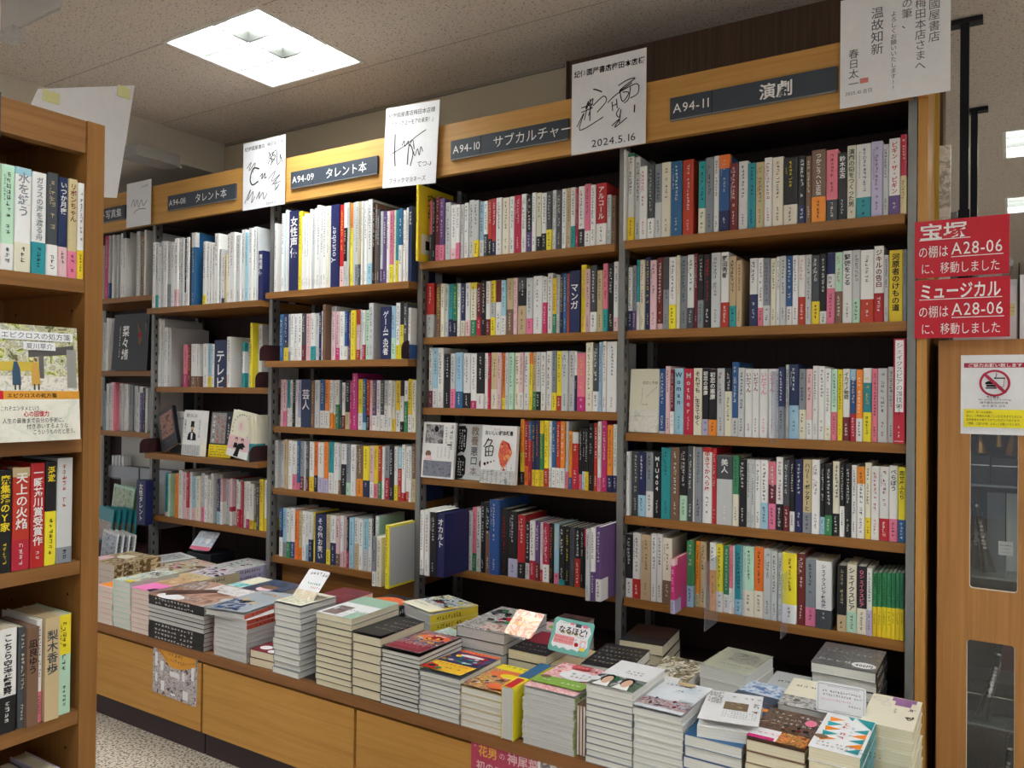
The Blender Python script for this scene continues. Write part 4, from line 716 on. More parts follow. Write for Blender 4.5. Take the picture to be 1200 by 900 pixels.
EXTRA = '''
u3 0 -17969,126,271,-628,YiK
u3 4 -17012,175,218,-1400,WbL10
u3 4 -16813,205,220,-1400,W
u3 4 -16640,297,215,-1350,KiW
u3 4 -16357,325,211,-1300,=plate#オカルト
u3 4 -10838,152,212,-1200,L
u3 4 -10700,157,218,-1150,WbV40iV
u3 4 -10555,192,222,-1100,VtV50bW30iW
u2 4 -19058,160,174,-1500,GbW30
u2 4 -18915,253,173,-1450,I
u2 4 -18467,241,219,-1500,Yi
u2 4 -18035,269,227,-579,KbR33iW
u4 4 -8269,137,157,-896,HbU25tQ12iW
'''
BAYW = {'u4': 'A94-11', 'u3': 'A94-10', 'u2': 'A94-09', 'u1': 'A94-08', 'u0': 'photo bay'}
KIND = {'u4': 'theatre_book', 'u3': 'subculture_book', 'u2': 'talent_book', 'u1': 'celebrity_book', 'u0': 'photo_book'}
GROUP = {'u4': 'theatre books under A94-11', 'u3': 'subculture books under A94-10', 'u2': 'talent books under A94-09', 'u1': 'talent books under A94-08', 'u0': 'books in the photo bay'}
SHELFW = {5: ['top', 'second', 'third', 'fourth', 'bottom'], 4: ['top', 'second', 'third', 'bottom'], 3: ['top', 'second', 'third']}
ORD = ['first', 'second', 'third', 'fourth', 'fifth', 'sixth', 'seventh', 'eighth', 'ninth', 'tenth', 'eleventh', 'twelfth', 'thirteenth', 'fourteenth', 'fifteenth', 'sixteenth', 'seventeenth', 'eighteenth', 'nineteenth', 'twentieth']
def opts(s):
    r = dict(c=s[0], band=None, cap=None, ink=None, p=0, title=None, plate=False, star=False)
    if '#' in s: s, r['title'] = s.split('#')
    if s.startswith('='): r['plate'] = True; r['c'] = 'N'; return r
    if s.endswith('*'): r['star'] = True; s = s[:-1]
    for k, v in re.findall(r'([btip])([A-Z]?-?\d*)', s[1:]):
        if k == 'p' and v: r['p'] = int(v)
        elif k == 'i' and v: r['ink'] = v[0]
        elif k == 'b' and len(v) > 1: r['band'] = (v[0], int(v[1:]) / 100)
        elif k == 't' and len(v) > 1: r['cap'] = (v[0], int(v[1:]) / 100)
    return r
rnd = random.Random(11)
ROWBOOKS = {}
def divider_plate(x, w, h, y, z, title, lab, d=.14):
    o = MB().box(-w / 2, w / 2, 0, d, 0, h, P('N')).build('shelf_divider', None, (x + w / 2, y, z + 0.0003)); tag(o, lab, 'divider', 'navy shelf dividers')
    a = face_art(w, h, 0)
    if title[0] < 'z': a._put(line(title), .62, .3, min(w * .8, .034), WHITE, rot=math.pi / 2)
    else: a._put(column(title, True), .5, .93 if len(title) > 3 else .8, min(w * .78, h * .85 / len(title)), WHITE)
    a.done('lettering', o)
def put(bay, si, x, w, h, r, y):
    z, ys = SHV[bay][si]; where = '%s shelf, %s' % (SHELFW[len(SHV[bay])][si], BAYW[bay])
    bi = int(bay[1]); lo_, hi_ = POSTS[bi] + .0125, POSTS[bi + 1] - .0125
    if x < lo_: w -= lo_ - x; x = lo_
    if x + w > hi_: w = hi_ - x
    if w < .004: return
    if r['plate']: divider_plate(x, w - .001, h, y, z, r['title'], 'navy divider plate lettered in white %s, %s' % ('Latin script' if r['title'][0] < 'z' else 'with %s vertical characters' % ['', '', 'two', 'three', 'four', 'five', 'six', 'seven'][len(r['title'])] + (' by yellow book' if r['title'] == 'アイドル' else ''), where)); return
    mag = h > .25; d = .205 if mag else .148 if h > .205 else .13
    d = min(d, .258 - max(y, -.02))
    if bay in ('u0', 'u1', 'u2') and w > .036 and y > -.1:
        w1 = .016
        put(bay, si, x + w1, w - w1, h - .006, dict(r, c='L' if r['c'] != 'L' else 'W', p=0, band=None, cap=None, title=None, ink=None, plate=False) | {'fill': 1}, y + .03) if w - w1 <= .036 else [put(bay, si, x + w1 + k * (w - w1) / n, (w - w1) / n, h - .004 - .004 * k, dict(r, c='LWG'[k % 3], p=0, band=None, cap=None, title=None, ink=None), y + .02 + .008 * k) for n in [math.ceil((w - w1) / .03)] for k in range(n)]
        w = w1
    o = shelf_book('magazine' if mag else KIND[bay], w - .0009, h, d, r['c'], r['band'], r['cap'], r['ink'], r['title'], seed=rnd.randint(0, 10 ** 6), page='wcw'[rnd.randint(0, 2)], loc=(x + w / 2, y, z + .0003), side='L' if (bay == 'u2' and r['c'] == 'Y' and y < -.1) else None)
    if bay == 'u3' and r['c'] == 'Y' and y < -.05:
        a = Art(d, h, lambda x_, y_, e, w=w: (w / 2 - .0004 + e, x_, y_)); a._put(column('空母'), .36, .92, .05, PEN); a.rect(.08, .1, .7, .36, INK('I')); a.rect(.2, .16, .6, .28, PEN); a.oval(.5, .46, .18, .08, INK('V')); a.done('cover_print', o)
    if r['star']:
        a = face_art(w - .0009, h, 0); a.rect(.14, .30, .88, .985, CARD); a._put(column('シェイクスピアの演技術'), .51, .965, .0155, PEN); a.fake(4, .5, .36, .006, PEN, True, seed=2); a.rect(.1, .02, .9, .025, CARD); a.done('paper_label', o)
    ROWBOOKS.setdefault((bay, si), []).append((x, o, r, w, h, mag, where))
for ln in ROWS.strip().splitlines():
    bay, si, body = ln.split(' ', 2); si = int(si); z, ys = SHV[bay][si]
    for tok in body.split(';'):
        x, w, h, s = tok.split(',', 3); r = opts(s)
        put(bay, si, int(x) / 1e4, int(w) / 1e4, int(h) / 1e3 * (1.0 if r['title'] or r['star'] else rnd.uniform(.993, 1.004)), r, ys + .008 - r['p'] * .002 + rnd.uniform(-.002, .004))
for ln in EXTRA.strip().splitlines():
    bay, si, tok = ln.split(' ', 2); x, w, h, y, s = tok.split(',', 4); r = opts(s)
    put(bay, int(si), int(x) / 1e4, int(w) / 1e4, int(h) / 1e3, r, int(y) / 1e4)
def describe():
    for key, L in ROWBOOKS.items():
        L.sort(key=lambda e: e[0]); med = sorted(e[3] for e in L)[len(L) // 2]
        D = []
        for x, o, r, w, h, mag, where in L:
            s = WORD[r['c']] + (' magazine' if mag else ' book')
            if r['cap'] and r['cap'][1] > .1: s += ' with ' + WORD[r['cap'][0]] + ' top'
            if r['band'] and r['band'][1] > .07: s += (' and ' if ' with ' in s else ' with ') + WORD[r['band'][0]] + ' band'
            D.append(s)
        size = lambda e: 'thick ' if e[3] > 1.45 * med else 'thin ' if e[3] < .66 * med else ''
        near = lambda i: ('between %s and %s' % (WORD[L[i - 1][2]['c']], WORD[L[i + 1][2]['c']]) if 0 < i < len(L) - 1 else 'first in the row' if i == 0 else 'last in the row')
        A = [D[i] if D.count(D[i]) == 1 else size(L[i]) + D[i] for i in range(len(L))]
        B = [A[i] if A.count(A[i]) == 1 else A[i] + ' ' + near(i) for i in range(len(L))]
        seen = {}
        for i, e in enumerate(L):
            s = B[i]
            if B.count(s) > 1:
                same = [j for j in range(len(L)) if A[j] == A[i]]; n = same.index(i)
                s = A[i] + ', ' + ORD[n] + ' such in the row'
            tag(e[1], s + ', ' + e[6], 'magazine' if e[5] else 'book', GROUP[key[0]])
describe()
# clear dividers between books
for x, y, z, h, d, lb in ((-.716, -.12, .50, .19, .2, 'clear acrylic divider jutting from the bottom theatre shelf, beside tan books'), (-.642, -.03, .529, .2, .12, 'clear acrylic divider on the bottom theatre shelf, beside teal books'), (-.523, -.07, .50, .17, .18, 'clear acrylic divider jutting before the lavender and silver bottom-shelf books'), (-.5585, -.045, 1.02, .20, .17, 'clear acrylic divider jutting from the third theatre shelf, beside navy books')):
    o = MB().box(x - .0012, x + .0012, y, y + d, z, z + h, ACRYL).build('acrylic_divider'); tag(o, lb, 'divider', 'clear shelf dividers')
# plum end cheeks of the pulled-out shelves
def cheek(x, z, y0):
    r = .03; pts = [(y0 + .12, 0), (y0, 0), (y0, .065 - r)] + [(y0 + r - r * math.cos(a), .065 - r + r * math.sin(a)) for a in (.4, .8, 1.2)] + [(y0 + r, .065), (y0 + .12, .065)]
    b = MB(); b.v = [(x, p, z + q) for p, q in pts] + [(x + .003, p, z + q) for p, q in pts]; n = len(pts); k = b.mi(PLUM)
    for i in range(n): j = (i + 1) % n; b.f.append((i, j, n + j, n + i)); b.m.append(k)
    b.f.append(tuple(range(n))); b.m.append(k); b.f.append(tuple(n + i for i in reversed(range(n)))); b.m.append(k)
    return b
for i, (x, z, y0, lb) in enumerate([(-3.381, .8545, -.085, 'plum bookend plate at the hat-man end of the face-out row'), (-2.634, .8545, -.085, 'plum bookend plate beside the teal-banded books of the face-out row'), (-2.634, 1.1595, -.06, 'plum bookend plate beside the thick yellow book'), (-1.838, 1.2685, -.085, 'plum bookend plate closing the second shelf of A94-09'), (-2.581, 1.2685, -.085, 'plum bookend plate opening the second shelf of A94-09')]):
    o = cheek(x, z, y0).build('bookend'); tag(o, lb, 'bookend', 'plum bookends')

# ------------------------------------------------------------------ books shown face-out
def fo(x, z, y, w, h, t, c, label, tilt=.08, rz=0.0, lean=0.0, page='w'):
    o = face_book('display_book', w, h, t, c, page, (x, y, z + .0006 + math.sin(tilt) * t + (abs(math.sin(lean)) * w / 2 if lean else 0)), tilt, rz)
    if lean: o.rotation_euler = (-tilt, lean, rz)
    tag(o, label, 'book', 'books shown face-out'); return o, face_art(w, h, 0)
GREYPH = photo('grey portrait', [(52, 50, 54), (120, 116, 118), (180, 176, 176), (90, 84, 100)], 30.0)
SEA = photo('grey sea', [(96, 98, 112), (130, 132, 144), (78, 80, 96)], 60.0)
o, a = fo(-.957, 1.033, .012, .098, .195, .02, 'I', 'ivory face-out book with thin slanting lines, third theatre shelf', page='c')
a.stroke([(.42, .7), (.4, .45)], .0008, INK('C')); a.stroke([(.9, .72), (.56, .56)], .0008, INK('C')); a.text('初恋と不倫', .42, .76, .0105, INK('C'), fit=.5); a.fake(3, .42, .42, .006, INK('C'), seed=1); a.rect(0, 0, 1, .35, photo('pale band', [(214, 212, 200), (228, 226, 216), (198, 196, 184)], 25.0)); a.fake(12, .2, .24, .005, INK('G'), seed=2); a.done('cover_print', o)
o, a = fo(-1.731, .843, -.012, .142, .198, .012, 'W', 'face-out white book with grey photographs on the fourth shelf of A94-10')
a.rect(.08, .62, .64, .96, GREYPH); a.oval(.42, .88, .07, .06, INK('K')); a.rect(.06, .03, .94, .31, SEA); a.oval(.2, .43, .09, .06, INK('C')); a.poly([(.1, .31), (.34, .31), (.3, .4), (.16, .4)], INK('Q')); a.fake(3, .9, .97, .018, PENT, True, seed=17); a._put(column('カタ'), .9, .68, .017, PENT); a.fake(6, .74, .93, .010, PENT, True, seed=3); a.rect(.78, .59, .92, .62, PENT)
for i in range(4): a.fake(7, .5 + i * .12, .57, .006, PENT, True, seed=10 + i)
a.done('cover_print', o)
o, a = fo(-1.603, .843, .016, .124, .194, .016, 'L', 'face-out grey book with black speech bubbles on the fourth shelf of A94-10')
a.poly([(0, .96), (.22, .97), (.3, .9), (.28, .55), (.22, .48), (.12, .5), (0, .45)], PEN); a.poly([(0, .42), (.2, .44), (.3, .38), (.3, .1), (.2, .02), (0, 0)], PEN); a.poly([(1, .94), (.94, .9), (.92, .5), (1, .45)], PEN)
for i in range(3): a.fake(8, .06 + i * .08, .9, .009, WHITE, True, seed=20 + i); a.fake(7, .06 + i * .08, .38, .009, WHITE, True, seed=30 + i)
a._put(column('教養'), .58, .97, .034, INK('C')); a._put(column('悪口'), .58, .60, .033, PEN, ); a._put(column('本'), .58, .24, .03, INK('C')); a.oval(.86, .3, .1, .07, INK('C')); a.fake(9, .4, .08, .006, PENT, seed=5); a.done('cover_print', o)
o, a = fo(-1.463, .843, -.03, .138, .195, .018, 'W', 'face-out white book with an orange-red fish on the fourth shelf of A94-10')
a.text('おいしい解体新書', .08, .84, .0165, PEN, True, fit=.82); a.text('もっと', .34, .92, .009, INK('R'), fit=.2)
g = photo('sea bream', [(230, 190, 90), (226, 120, 70), (206, 70, 64), (236, 160, 90)], 22.0)
a.poly([(.5, .5), (.54, .68), (.6, .76), (.68, .74), (.8, .62), (.9, .54), (.82, .44), (.74, .34), (.66, .26), (.56, .34)], g); a.poly([(.66, .26), (.56, .19), (.63, .21), (.68, .19), (.76, .2), (.69, .27)], INK('R')); a.poly([(.68, .74), (.8, .7), (.9, .54), (.8, .62)], INK('R')); a.oval(.6, .68, .02, .014, PEN, 10)
a.stroke([(.2, .78), (.12, .68), (.06, .62)], .004, PEN); a.stroke([(.14, .74), (.3, .74), (.24, .66)], .004, PEN); a.stroke([(.12, .62), (.13, .46), (.12, .5)], .004, PEN); a.stroke([(.12, .62), (.34, .64), (.32, .47)], .004, PEN); a.stroke([(.12, .54), (.32, .55)], .003, PEN); a.stroke([(.22, .62), (.22, .47)], .003, PEN); a.stroke([(.13, .47), (.32, .48)], .003, PEN)
for i in range(4): a.oval(.12 + i * .09, .33 + i * .02, .035 - i * .006, .028 - i * .005, PEN, 10)
for i in range(3): a.fake(5, .62 + i * .14, .36 - i * .0, .008, PENT, True, seed=40 + i)
a.rect(0, 0, 1, .235, photo('grey obi', [(188, 188, 186), (206, 206, 204), (150, 150, 150)], 30.0))
for i in range(7): a.fake(5, .1 + i * .13, .21, .0075, PEN, True, seed=50 + i)
a.done('cover_print', o)
BROWNPH = photo('brown portrait', [(52, 34, 28), (110, 70, 52), (150, 98, 74), (70, 44, 36)], 26.0)
o, a = fo(-3.245, .854, .02, .128, .19, .02, 'W', 'white face-out book hidden behind the leaning black book, third shelf of A94-08'); a.rect(0, 0, 1, .2, INK('D')); a.fake(5, .3, .8, .012, PENT, seed=3); a.done('cover_print', o)
o, a = fo(-3.235, .854, -.032, .125, .185, .018, 'K', 'black book with a brown portrait leaning sideways, third shelf of A94-08', tilt=.12, lean=-.42); a.rect(.14, .3, .92, .92, BROWNPH); a.fake(8, .2, .15, .01, PENT, seed=4); a.done('cover_print', o)
o, a = fo(-3.062, .854, -.05, .138, .20, .03, 'W', 'face-out white book with a man in a top hat, third shelf of A94-08', rz=-.06)
a.text('僕たちには', .12, .85, .017, PEN, fit=.6); a._put(column('もうモノは'), .88, .8, .016, PEN); a._put(column('必要ない。'), .1, .8, .016, PEN)
a.oval(.5, .64, .12, .018, PEN); a.rect(.41, .64, .59, .76, PEN); a.oval(.5, .58, .075, .06, INK('A')); a.oval(.5, .545, .05, .03, INK('C')); a.poly([(.26, .34), (.74, .34), (.72, .47), (.6, .52), (.4, .52), (.3, .47)], PEN); a.poly([(.46, .36), (.54, .36), (.55, .5), (.45, .5)], CARD); a.rect(0, .02, 1, .24, INK('L'))
for i in range(7): a.fake(5, .1 + i * .13, .22, .008, PEN, True, seed=60 + i)
a.done('cover_print', o)
o, a = fo(-2.905, .854, -.02, .148, .198, .02, 'K', 'face-out black book with red lettering and yellow band, third shelf of A94-08')
a.rect(.04, .3, .7, .97, photo('silver print', [(96, 92, 92), (170, 166, 162), (60, 58, 58)], 120.0))
for i in range(3): a.fake(6, .16 + i * .2, .94, .021, REDSIGN if i else CARD, True, seed=70 + i)
a.fake(7, .82, .9, .014, CARD, True, seed=75); a.rect(0, .0, 1, .27, INK('Y'))
for i in range(4): a.fake(14, .06, .2 - i * .055, .009, PEN, seed=80 + i)
a.done('cover_print', o)
o, a = fo(-2.755, .854, -.05, .132, .195, .02, 'I', 'tilted ivory face-out book with arched lettering and two suited figures, A94-08', lean=.14)
n = 15
for i in range(n): t_ = math.pi * (1.12 - 1.24 * i / (n - 1)); a.fake(1, .5 + .36 * math.cos(t_), .62 + .28 * math.sin(t_), .012, PEN, seed=90 + i, rot=t_ - math.pi / 2)
a.oval(.5, .68, .15, .12, INK('Q'), 20, .9); a.oval(.48, .68, .08, .08, INK('Q')); a.rect(0, .0, 1, .45, INK('Q')); a.rect(0, .0, 1, .16, INK('W'))
for u in (.38, .66): a.oval(u, .385, .07, .045, PEN); a.oval(u, .36, .06, .045, paint('art_skin', (214, 176, 150), .5)); a.poly([(u - .11, .2), (u + .11, .2), (u + .07, .31), (u - .07, .31)], PEN)
a.poly([(.34, .02), (.56, .02), (.62, .24), (.86, .26), (.72, .34), (.5, .3)], PEN); a.done('cover_print', o)
for i, x in enumerate((-2.684, -2.667, -2.650)):
    o = shelf_book('celebrity_book', .0155, .19, .13, 'I', ('T', .38), None, 'Y', None, seed=200 + i, loc=(x, -.045, .8543)); tag(o, 'ivory book with teal band beside the arched-lettering book, ' + ['inner', 'middle', 'outer'][i] + ' of three, A94-08', 'book', GROUP['u1'])
o, a = fo(-3.585, 1.234, -.015, .285, .272, .02, 'K', 'large black photo book with white brushed title, face-out in the photo bay', tilt=.05)
a._put(column('菜々緒', True), .36, .80, .056, WHITE); a.fake(12, .2, .8, .013, WHITE, True, seed=7); a.poly([(.66, .9), (.74, .76), (.8, .66), (.84, .55), (.78, .42), (.72, .5), (.72, .66)], INK('C')); a.oval(.76, .62, .04, .05, INK('R')); a.done('cover_print', o)

# booklets standing at the foot of the photo bay
GRP = photo('group photo', [(60, 60, 60), (214, 196, 180), (150, 60, 56), (120, 150, 110), (226, 220, 210)], 70.0)
BLUEPH = photo('blue portrait', [(70, 90, 112), (160, 176, 190), (206, 210, 214), (96, 84, 84)], 24.0)
GREENPH = photo('green field', [(96, 130, 66), (140, 168, 96), (200, 206, 190), (70, 96, 60)], 30.0)
def booklets(x, y, z, w, h, n, c, art, dx, dy, lab):
    for i in range(n):
        o = face_book('photo_booklet', w, h, .006, c, 'w', (x + i * dx, y + i * dy, z + .0004), .1, -.25); tag(o, lab + ', ' + ORD[i] + ' from the front', 'booklet', 'photo booklets')
        a = face_art(w, h, 0); a.rect(.04, .05, .96, .62 if c == 'T' else .93, art); a.done('cover_print', o)
booklets(-3.556, -.128, .33, .2, .152, 4, 'W', BLUEPH, .028, .011, 'white booklet with blue portrait at the photo bay foot')
MB_ = MB().box(-4.15, -3.43, -.05, .06, .3305, .40, PLUM).build('booklet_step'); tag(MB_, 'low dark step carrying teal booklets in the photo bay', 'display step')
booklets(-3.755, -.03, .4005, .21, .165, 5, 'T', GRP, .03, .011, 'teal booklet with group picture on the low step')
MB_ = MB().box(-4.15, -3.43, .065, .24, .3305, .48, PLUM).build('booklet_step'); tag(MB_, 'higher dark step at the back of the photo bay', 'display step')
booklets(-3.80, .085, .4805, .30, .175, 2, 'F', GREENPH, .05, .012, 'mint booklet with green field on the back step')
o = MB().box(-3.98, -3.45, .13, .18, .69, .75, clear('smoky tray', (.3, .3, .32), .35, .1)).box(-3.72, -3.71, .126, .13, .69, .75, STEEL).build('magazine_tray'); tag(o, 'smoky clear magazine tray under the lowest wooden photo bay shelf', 'tray')
MB().box(-3.98, -3.45, .20, .204, .482, .905, paint('grey sheet', (206, 206, 200), .5)).build('back_sheet', o); MB().box(-3.98, -3.45, .13, .2, .6805, .69, ACRYL).build('tray_floor', o)
for i in range(4):
    b_ = MB().box(-3.96 + i * .03, -3.945 + i * .03, .135, .175, .6905, .80, CARD).build('booklet'); tag(b_, 'white booklet upright in the smoky tray, ' + ORD[i] + ' of four', 'booklet', 'booklets in the smoky tray')
divider_plate(-3.436, .066, .205, -.06, .521, '女性タレント', 'navy divider plate at the steel post beside the teal booklets', .04)

# ------------------------------------------------------------------ stacks on the display top
def stack(lab, x0, x1, y0, d, zt, n, c, page, art, top_label, spine='l', z0=TOP, jit=.0035, rz=0.0, spine_c=None, layers=None, top_shift=(0, 0, 0), top_c=None, group=None, lift=0.0):
    r = random.Random(lab); w = x1 - x0; t = (zt - z0) / n; o = None
    for i in range(n):
        top = i == n - 1; sp = layers[i] if layers else spine
        sh = top_shift if top else (0, 0, 0)
        o = lying_book('stacked_book', w, d, t - .0003, (top_c or c) if top else c, page, sp, (x0 + w / 2 + r.uniform(-jit, jit) * .5 + sh[0], y0 + d / 2 + r.uniform(-.2, 1) * jit + sh[1], z0 + .0002 + i * t), rz + r.uniform(-.008, .008) + sh[2], spine_c)
        tag(o, top_label if top else ORD[n - 1 - i] + ' book down in the stack topped by the ' + lab, 'book', 'stack topped by the ' + lab)
        if sp in 'fr' and layers or sp == 'r':
            s = Art(d if sp == 'r' else w, t, (lambda x, y, e, w=w, d=d: (w / 2 + e, -d / 2 + x, y)) if sp == 'r' else (lambda x, y, e, w=w, d=d: (-w / 2 + x, -d / 2 - e, y)))
            s.fake(9 if sp == 'r' else 12, .12, .15, t * .62, PEN if lum((spine_c or c) if isinstance(spine_c or c, str) else 'W') > 110 else WHITE, seed=i, sx=(d if sp == 'r' else w) * .7 / (12 * t * .62)); s.done('spine_title', o)
    if art:
        if lift:
            fc = MB().box(-w / 2, w / 2, -d, 0, 0, .0006, P(top_c or c) if isinstance(top_c or c, str) else c).build('front_cover', o, (0, d / 2, t)); fc.rotation_euler = (-math.asin(lift / d), 0, 0)
            a = Art(w, d, lambda x, y, e: (x - w / 2, y - d, .0006 + e)); art(a); a.done('cover_print', fc)
        else: a = top_art(w, d, t - .0003); art(a); a.done('cover_print', o)
    return o
SKIN = photo('skin tones', [(70, 48, 42), (150, 106, 86), (196, 156, 134), (112, 80, 68), (206, 200, 198)], 9.0)
PALE = photo('pale landscape', [(206, 214, 200), (176, 196, 196), (232, 232, 222), (196, 186, 150), (120, 130, 126)], 22.0)
def art_pale(a): a.rect(.02, .02, .98, .98, PALE); a.confetti(.08, .15, .92, .9, 'GLFSDA', 22, .07, 9); a.rect(.62, .02, .98, .12, INK('Y')); a.fake(6, .2, .55, .016, PEN, seed=1)
def art_pink(a): a.rect(0, 0, 1, .46, paint('cover_hot_pink', (232, 122, 186), .35)); a.rect(0, .46, 1, 1, photo('brown sketch', [(150, 112, 74), (190, 150, 104), (216, 190, 150)], 30.0)); a.poly([(.7, .05), (.98, .0), (.98, .2), (.8, .18)], PEN); a.fake(6, .5, .6, .014, CARD, seed=3)
def art_mag(a): a.rect(0, 0, 1, 1, SKIN); a.rect(.35, .62, .95, .97, photo('pale cloth', [(196, 190, 190), (226, 222, 222), (150, 140, 140)], 12.0)); a.oval(.3, .1, .22, .12, CARD); a.poly([(.0, .3), (.5, .75), (.6, .6), (.2, .1)], photo('dark skin', [(62, 40, 34), (104, 70, 56)], 12.0))
def art_grey(a): a.rect(0, 0, 1, 1, paint('cover_blue_grey', (158, 168, 176), .35)); a.rect(.04, .02, .7, .5, photo('suits', [(36, 50, 84), (60, 86, 130), (190, 196, 204), (40, 36, 40)], 18.0)); a.oval(.3, .5, .1, .05, INK('A')); a.oval(.62, .42, .1, .05, INK('A')); a.confetti(.06, .05, .68, .46, 'NBKL', 16, .07, 17); a.oval(.3, .5, .1, .05, INK('A')); a.fake(4, .2, .8, .018, INK('O'), seed=4); a.fake(4, .62, .74, .018, INK('O'), seed=5)
def art_ivory(a): a.rect(0, 0, 1, 1, INK('I')); a.rect(.08, .08, .92, .6, photo('leaf sketch', [(206, 210, 180), (226, 226, 206), (160, 170, 140), (232, 214, 196)], 40.0)); a.fake(6, .1, .75, .014, PEN, seed=6)
def art_maroon(a): a.fake(9, .5, .62, .0065, INK('Q'), seed=7, sx=.9); a.fake(12, .5, .5, .004, INK('Q'), seed=8)
def art_white_orange(a): a.rect(0, 0, 1, .62, CARD); a.rect(0, .62, 1, 1, paint('cover_sage', (150, 186, 166), .35)); a.rect(.08, .05, .48, .45, photo('dark figure', [(36, 36, 44), (150, 120, 110), (90, 90, 104), (220, 216, 214)], 26.0)); a.rect(.72, .0, 1.0, .3, paint('cover_sage', (150, 186, 166), .35)); a.fake(8, .5, .3, .01, PEN, seed=9); a.fake(6, .5, .15, .008, PENT, seed=10)
def art_black(a):
    for i in range(4): a.fake(5 + i, .45 - i * .06, .8 - i * .17, .0115, INK('L'), seed=20 + i)
def art_magenta(a):
    a.rect(.03, .02, .97, .98, photo('festival', [(60, 30, 70), (170, 40, 70), (90, 110, 150), (196, 150, 110), (150, 30, 56), (40, 34, 70)], 55.0)); a.oval(.56, .74, .38, .15, paint('art_orange', (230, 110, 60), .4)); a.oval(.56, .76, .2, .08, INK('R')); a.rect(.06, .04, .94, .34, paint('art_wine', (140, 26, 50), .4)); a.confetti(.06, .38, .94, .7, 'IYBMQSKTO', 34, .05, 5); a.confetti(.3, .7, .85, .8, 'YQI', 8, .05, 6); a.fake(7, .1, .2, .014, INK('Q'), seed=24); a.fake(8, .1, .08, .012, INK('P'), seed=25)
def art_navy(a):
    a.rect(0, .38, 1, 1, paint('art_navy', (36, 40, 96), .35)); a.rect(0, 0, 1, .38, paint('art_yellow', (240, 190, 40), .35)); a.rect(0, .9, 1, 1, paint('art_orange', (230, 110, 60), .4)); a.fake(8, .08, .915, .012, INK('R'), seed=30); a.oval(.5, .76, .4, .1, INK('R'), 18, .72); a.oval(.5, .77, .3, .05, CARD)
    R_ = random.Random(5)
    for i in range(18): a.oval(R_.uniform(.06, .94), R_.uniform(.42, .7), R_.uniform(.04, .08), R_.uniform(.02, .04), INK('TYREOSFQ'[i % 8]), 8)
    a.fake(9, .08, .24, .012, INK('R'), seed=31); a.fake(8, .4, .1, .012, PEN, seed=32); a.poly([(0, 0), (.45, 0), (.3, .16), (.1, .2)], INK('R')); a.oval(.2, .1, .08, .05, INK('K')); a.oval(.4, .06, .08, .04, INK('E'))
def art_curry(a): a.rect(0, 0, 1, 1, photo('warm swirl', [(120, 70, 90), (226, 150, 70), (170, 110, 96), (240, 196, 110), (96, 80, 100), (220, 90, 50)], 28.0)); a.rect(0, .8, 1, 1, INK('Y')); a.oval(.52, .62, .42, .16, paint('art_orange', (230, 110, 60), .4)); a.oval(.62, .58, .24, .09, INK('Y')); a.confetti(.04, .08, .9, .5, 'CDVOYIM', 30, .06, 7); a.fake(6, .2, .84, .018, INK('E'), seed=34); a.oval(.75, .12, .22, .1, paint('art_orange', (230, 110, 60), .4))
def art_floral(a): a.rect(0, 0, 1, 1, photo('pink floral', [(236, 176, 180), (244, 214, 212), (226, 130, 140), (248, 232, 226)], 40.0)); a.confetti(.04, .4, .96, .96, 'PQWR', 26, .05, 8); a.oval(.6, .58, .34, .17, CARD); a.rect(.3, .82, .66, .96, REDSIGN); a.fake(4, .36, .86, .012, CARD, seed=36); a.rect(0, .14, 1, .4, paint('art_leaf', (130, 170, 66), .4)); a.fake(8, .14, .24, .013, CARD, seed=37); a.fake(4, .45, .6, .014, INK('E'), seed=38); a.fake(4, .5, .5, .012, INK('C'), seed=39); a.oval(.15, .36, .1, .05, INK('C'))
FACES = photo('green backdrop', [(60, 84, 66), (96, 120, 100), (40, 46, 44), (200, 206, 200)], 16.0)
def art_faces(a):
    a.rect(0, 0, 1, 1, CARD); a.rect(0, 0, 1, .42, FACES)
    a.confetti(.02, .02, .98, .4, 'DGEDL', 14, .07, 3)
    for u, v in ((.27, .2), (.7, .19)):
        a.poly([(u - .17, .0), (u + .17, .0), (u + .1, v - .02), (u - .1, v - .02)], INK('W')); a.oval(u, v + .06, .125, .15, INK('K')); a.oval(u + .015, v + .015, .095, .135, paint('art_skin', (214, 176, 150), .5))
    a.oval(.05, .18, .1, .08, CARD); a.fake(4, .42, .6, .011, PENT, seed=40); a.fake(4, .42, .52, .011, PENT, seed=41)
CROWD = photo('crowd strip', [(60, 74, 110), (176, 130, 120), (206, 200, 206), (120, 60, 64), (150, 170, 196)], 45.0)
def art_air(a): a.rect(0, 0, 1, 1, photo('pale sky', [(214, 226, 236), (228, 232, 238), (200, 216, 228)], 10.0)); a.rect(0, .08, 1, .34, CROWD); a.confetti(.03, .1, .97, .32, 'NQMDSR', 26, .04, 16); a.fake(8, .1, .78, .011, PENT, seed=42); a.fake(3, .3, .62, .013, PENT, seed=43); a.oval(.5, .9, .2, .06, INK('A')); a.rect(.7, .34, .98, .38, INK('L'))
def art_news(a):
    a.rect(0, 0, 1, 1, CARD); a.rect(.36, .4, .78, .66, photo('stage photo', [(60, 44, 30), (140, 110, 80), (96, 76, 56), (190, 170, 130)], 30.0))
    for i in range(5): a.fake(10, .08 + .05 * i, .95, .0085, PEN, True, seed=44 + i)
    for i in range(4): a.fake(12, .36, .32 - i * .06, .006, PENT, seed=50 + i)
    a.fake(6, .45, .8, .013, PENT, seed=55); a._put(scrawl(4, random.Random(8), True), .92, .7, .018, PEN)
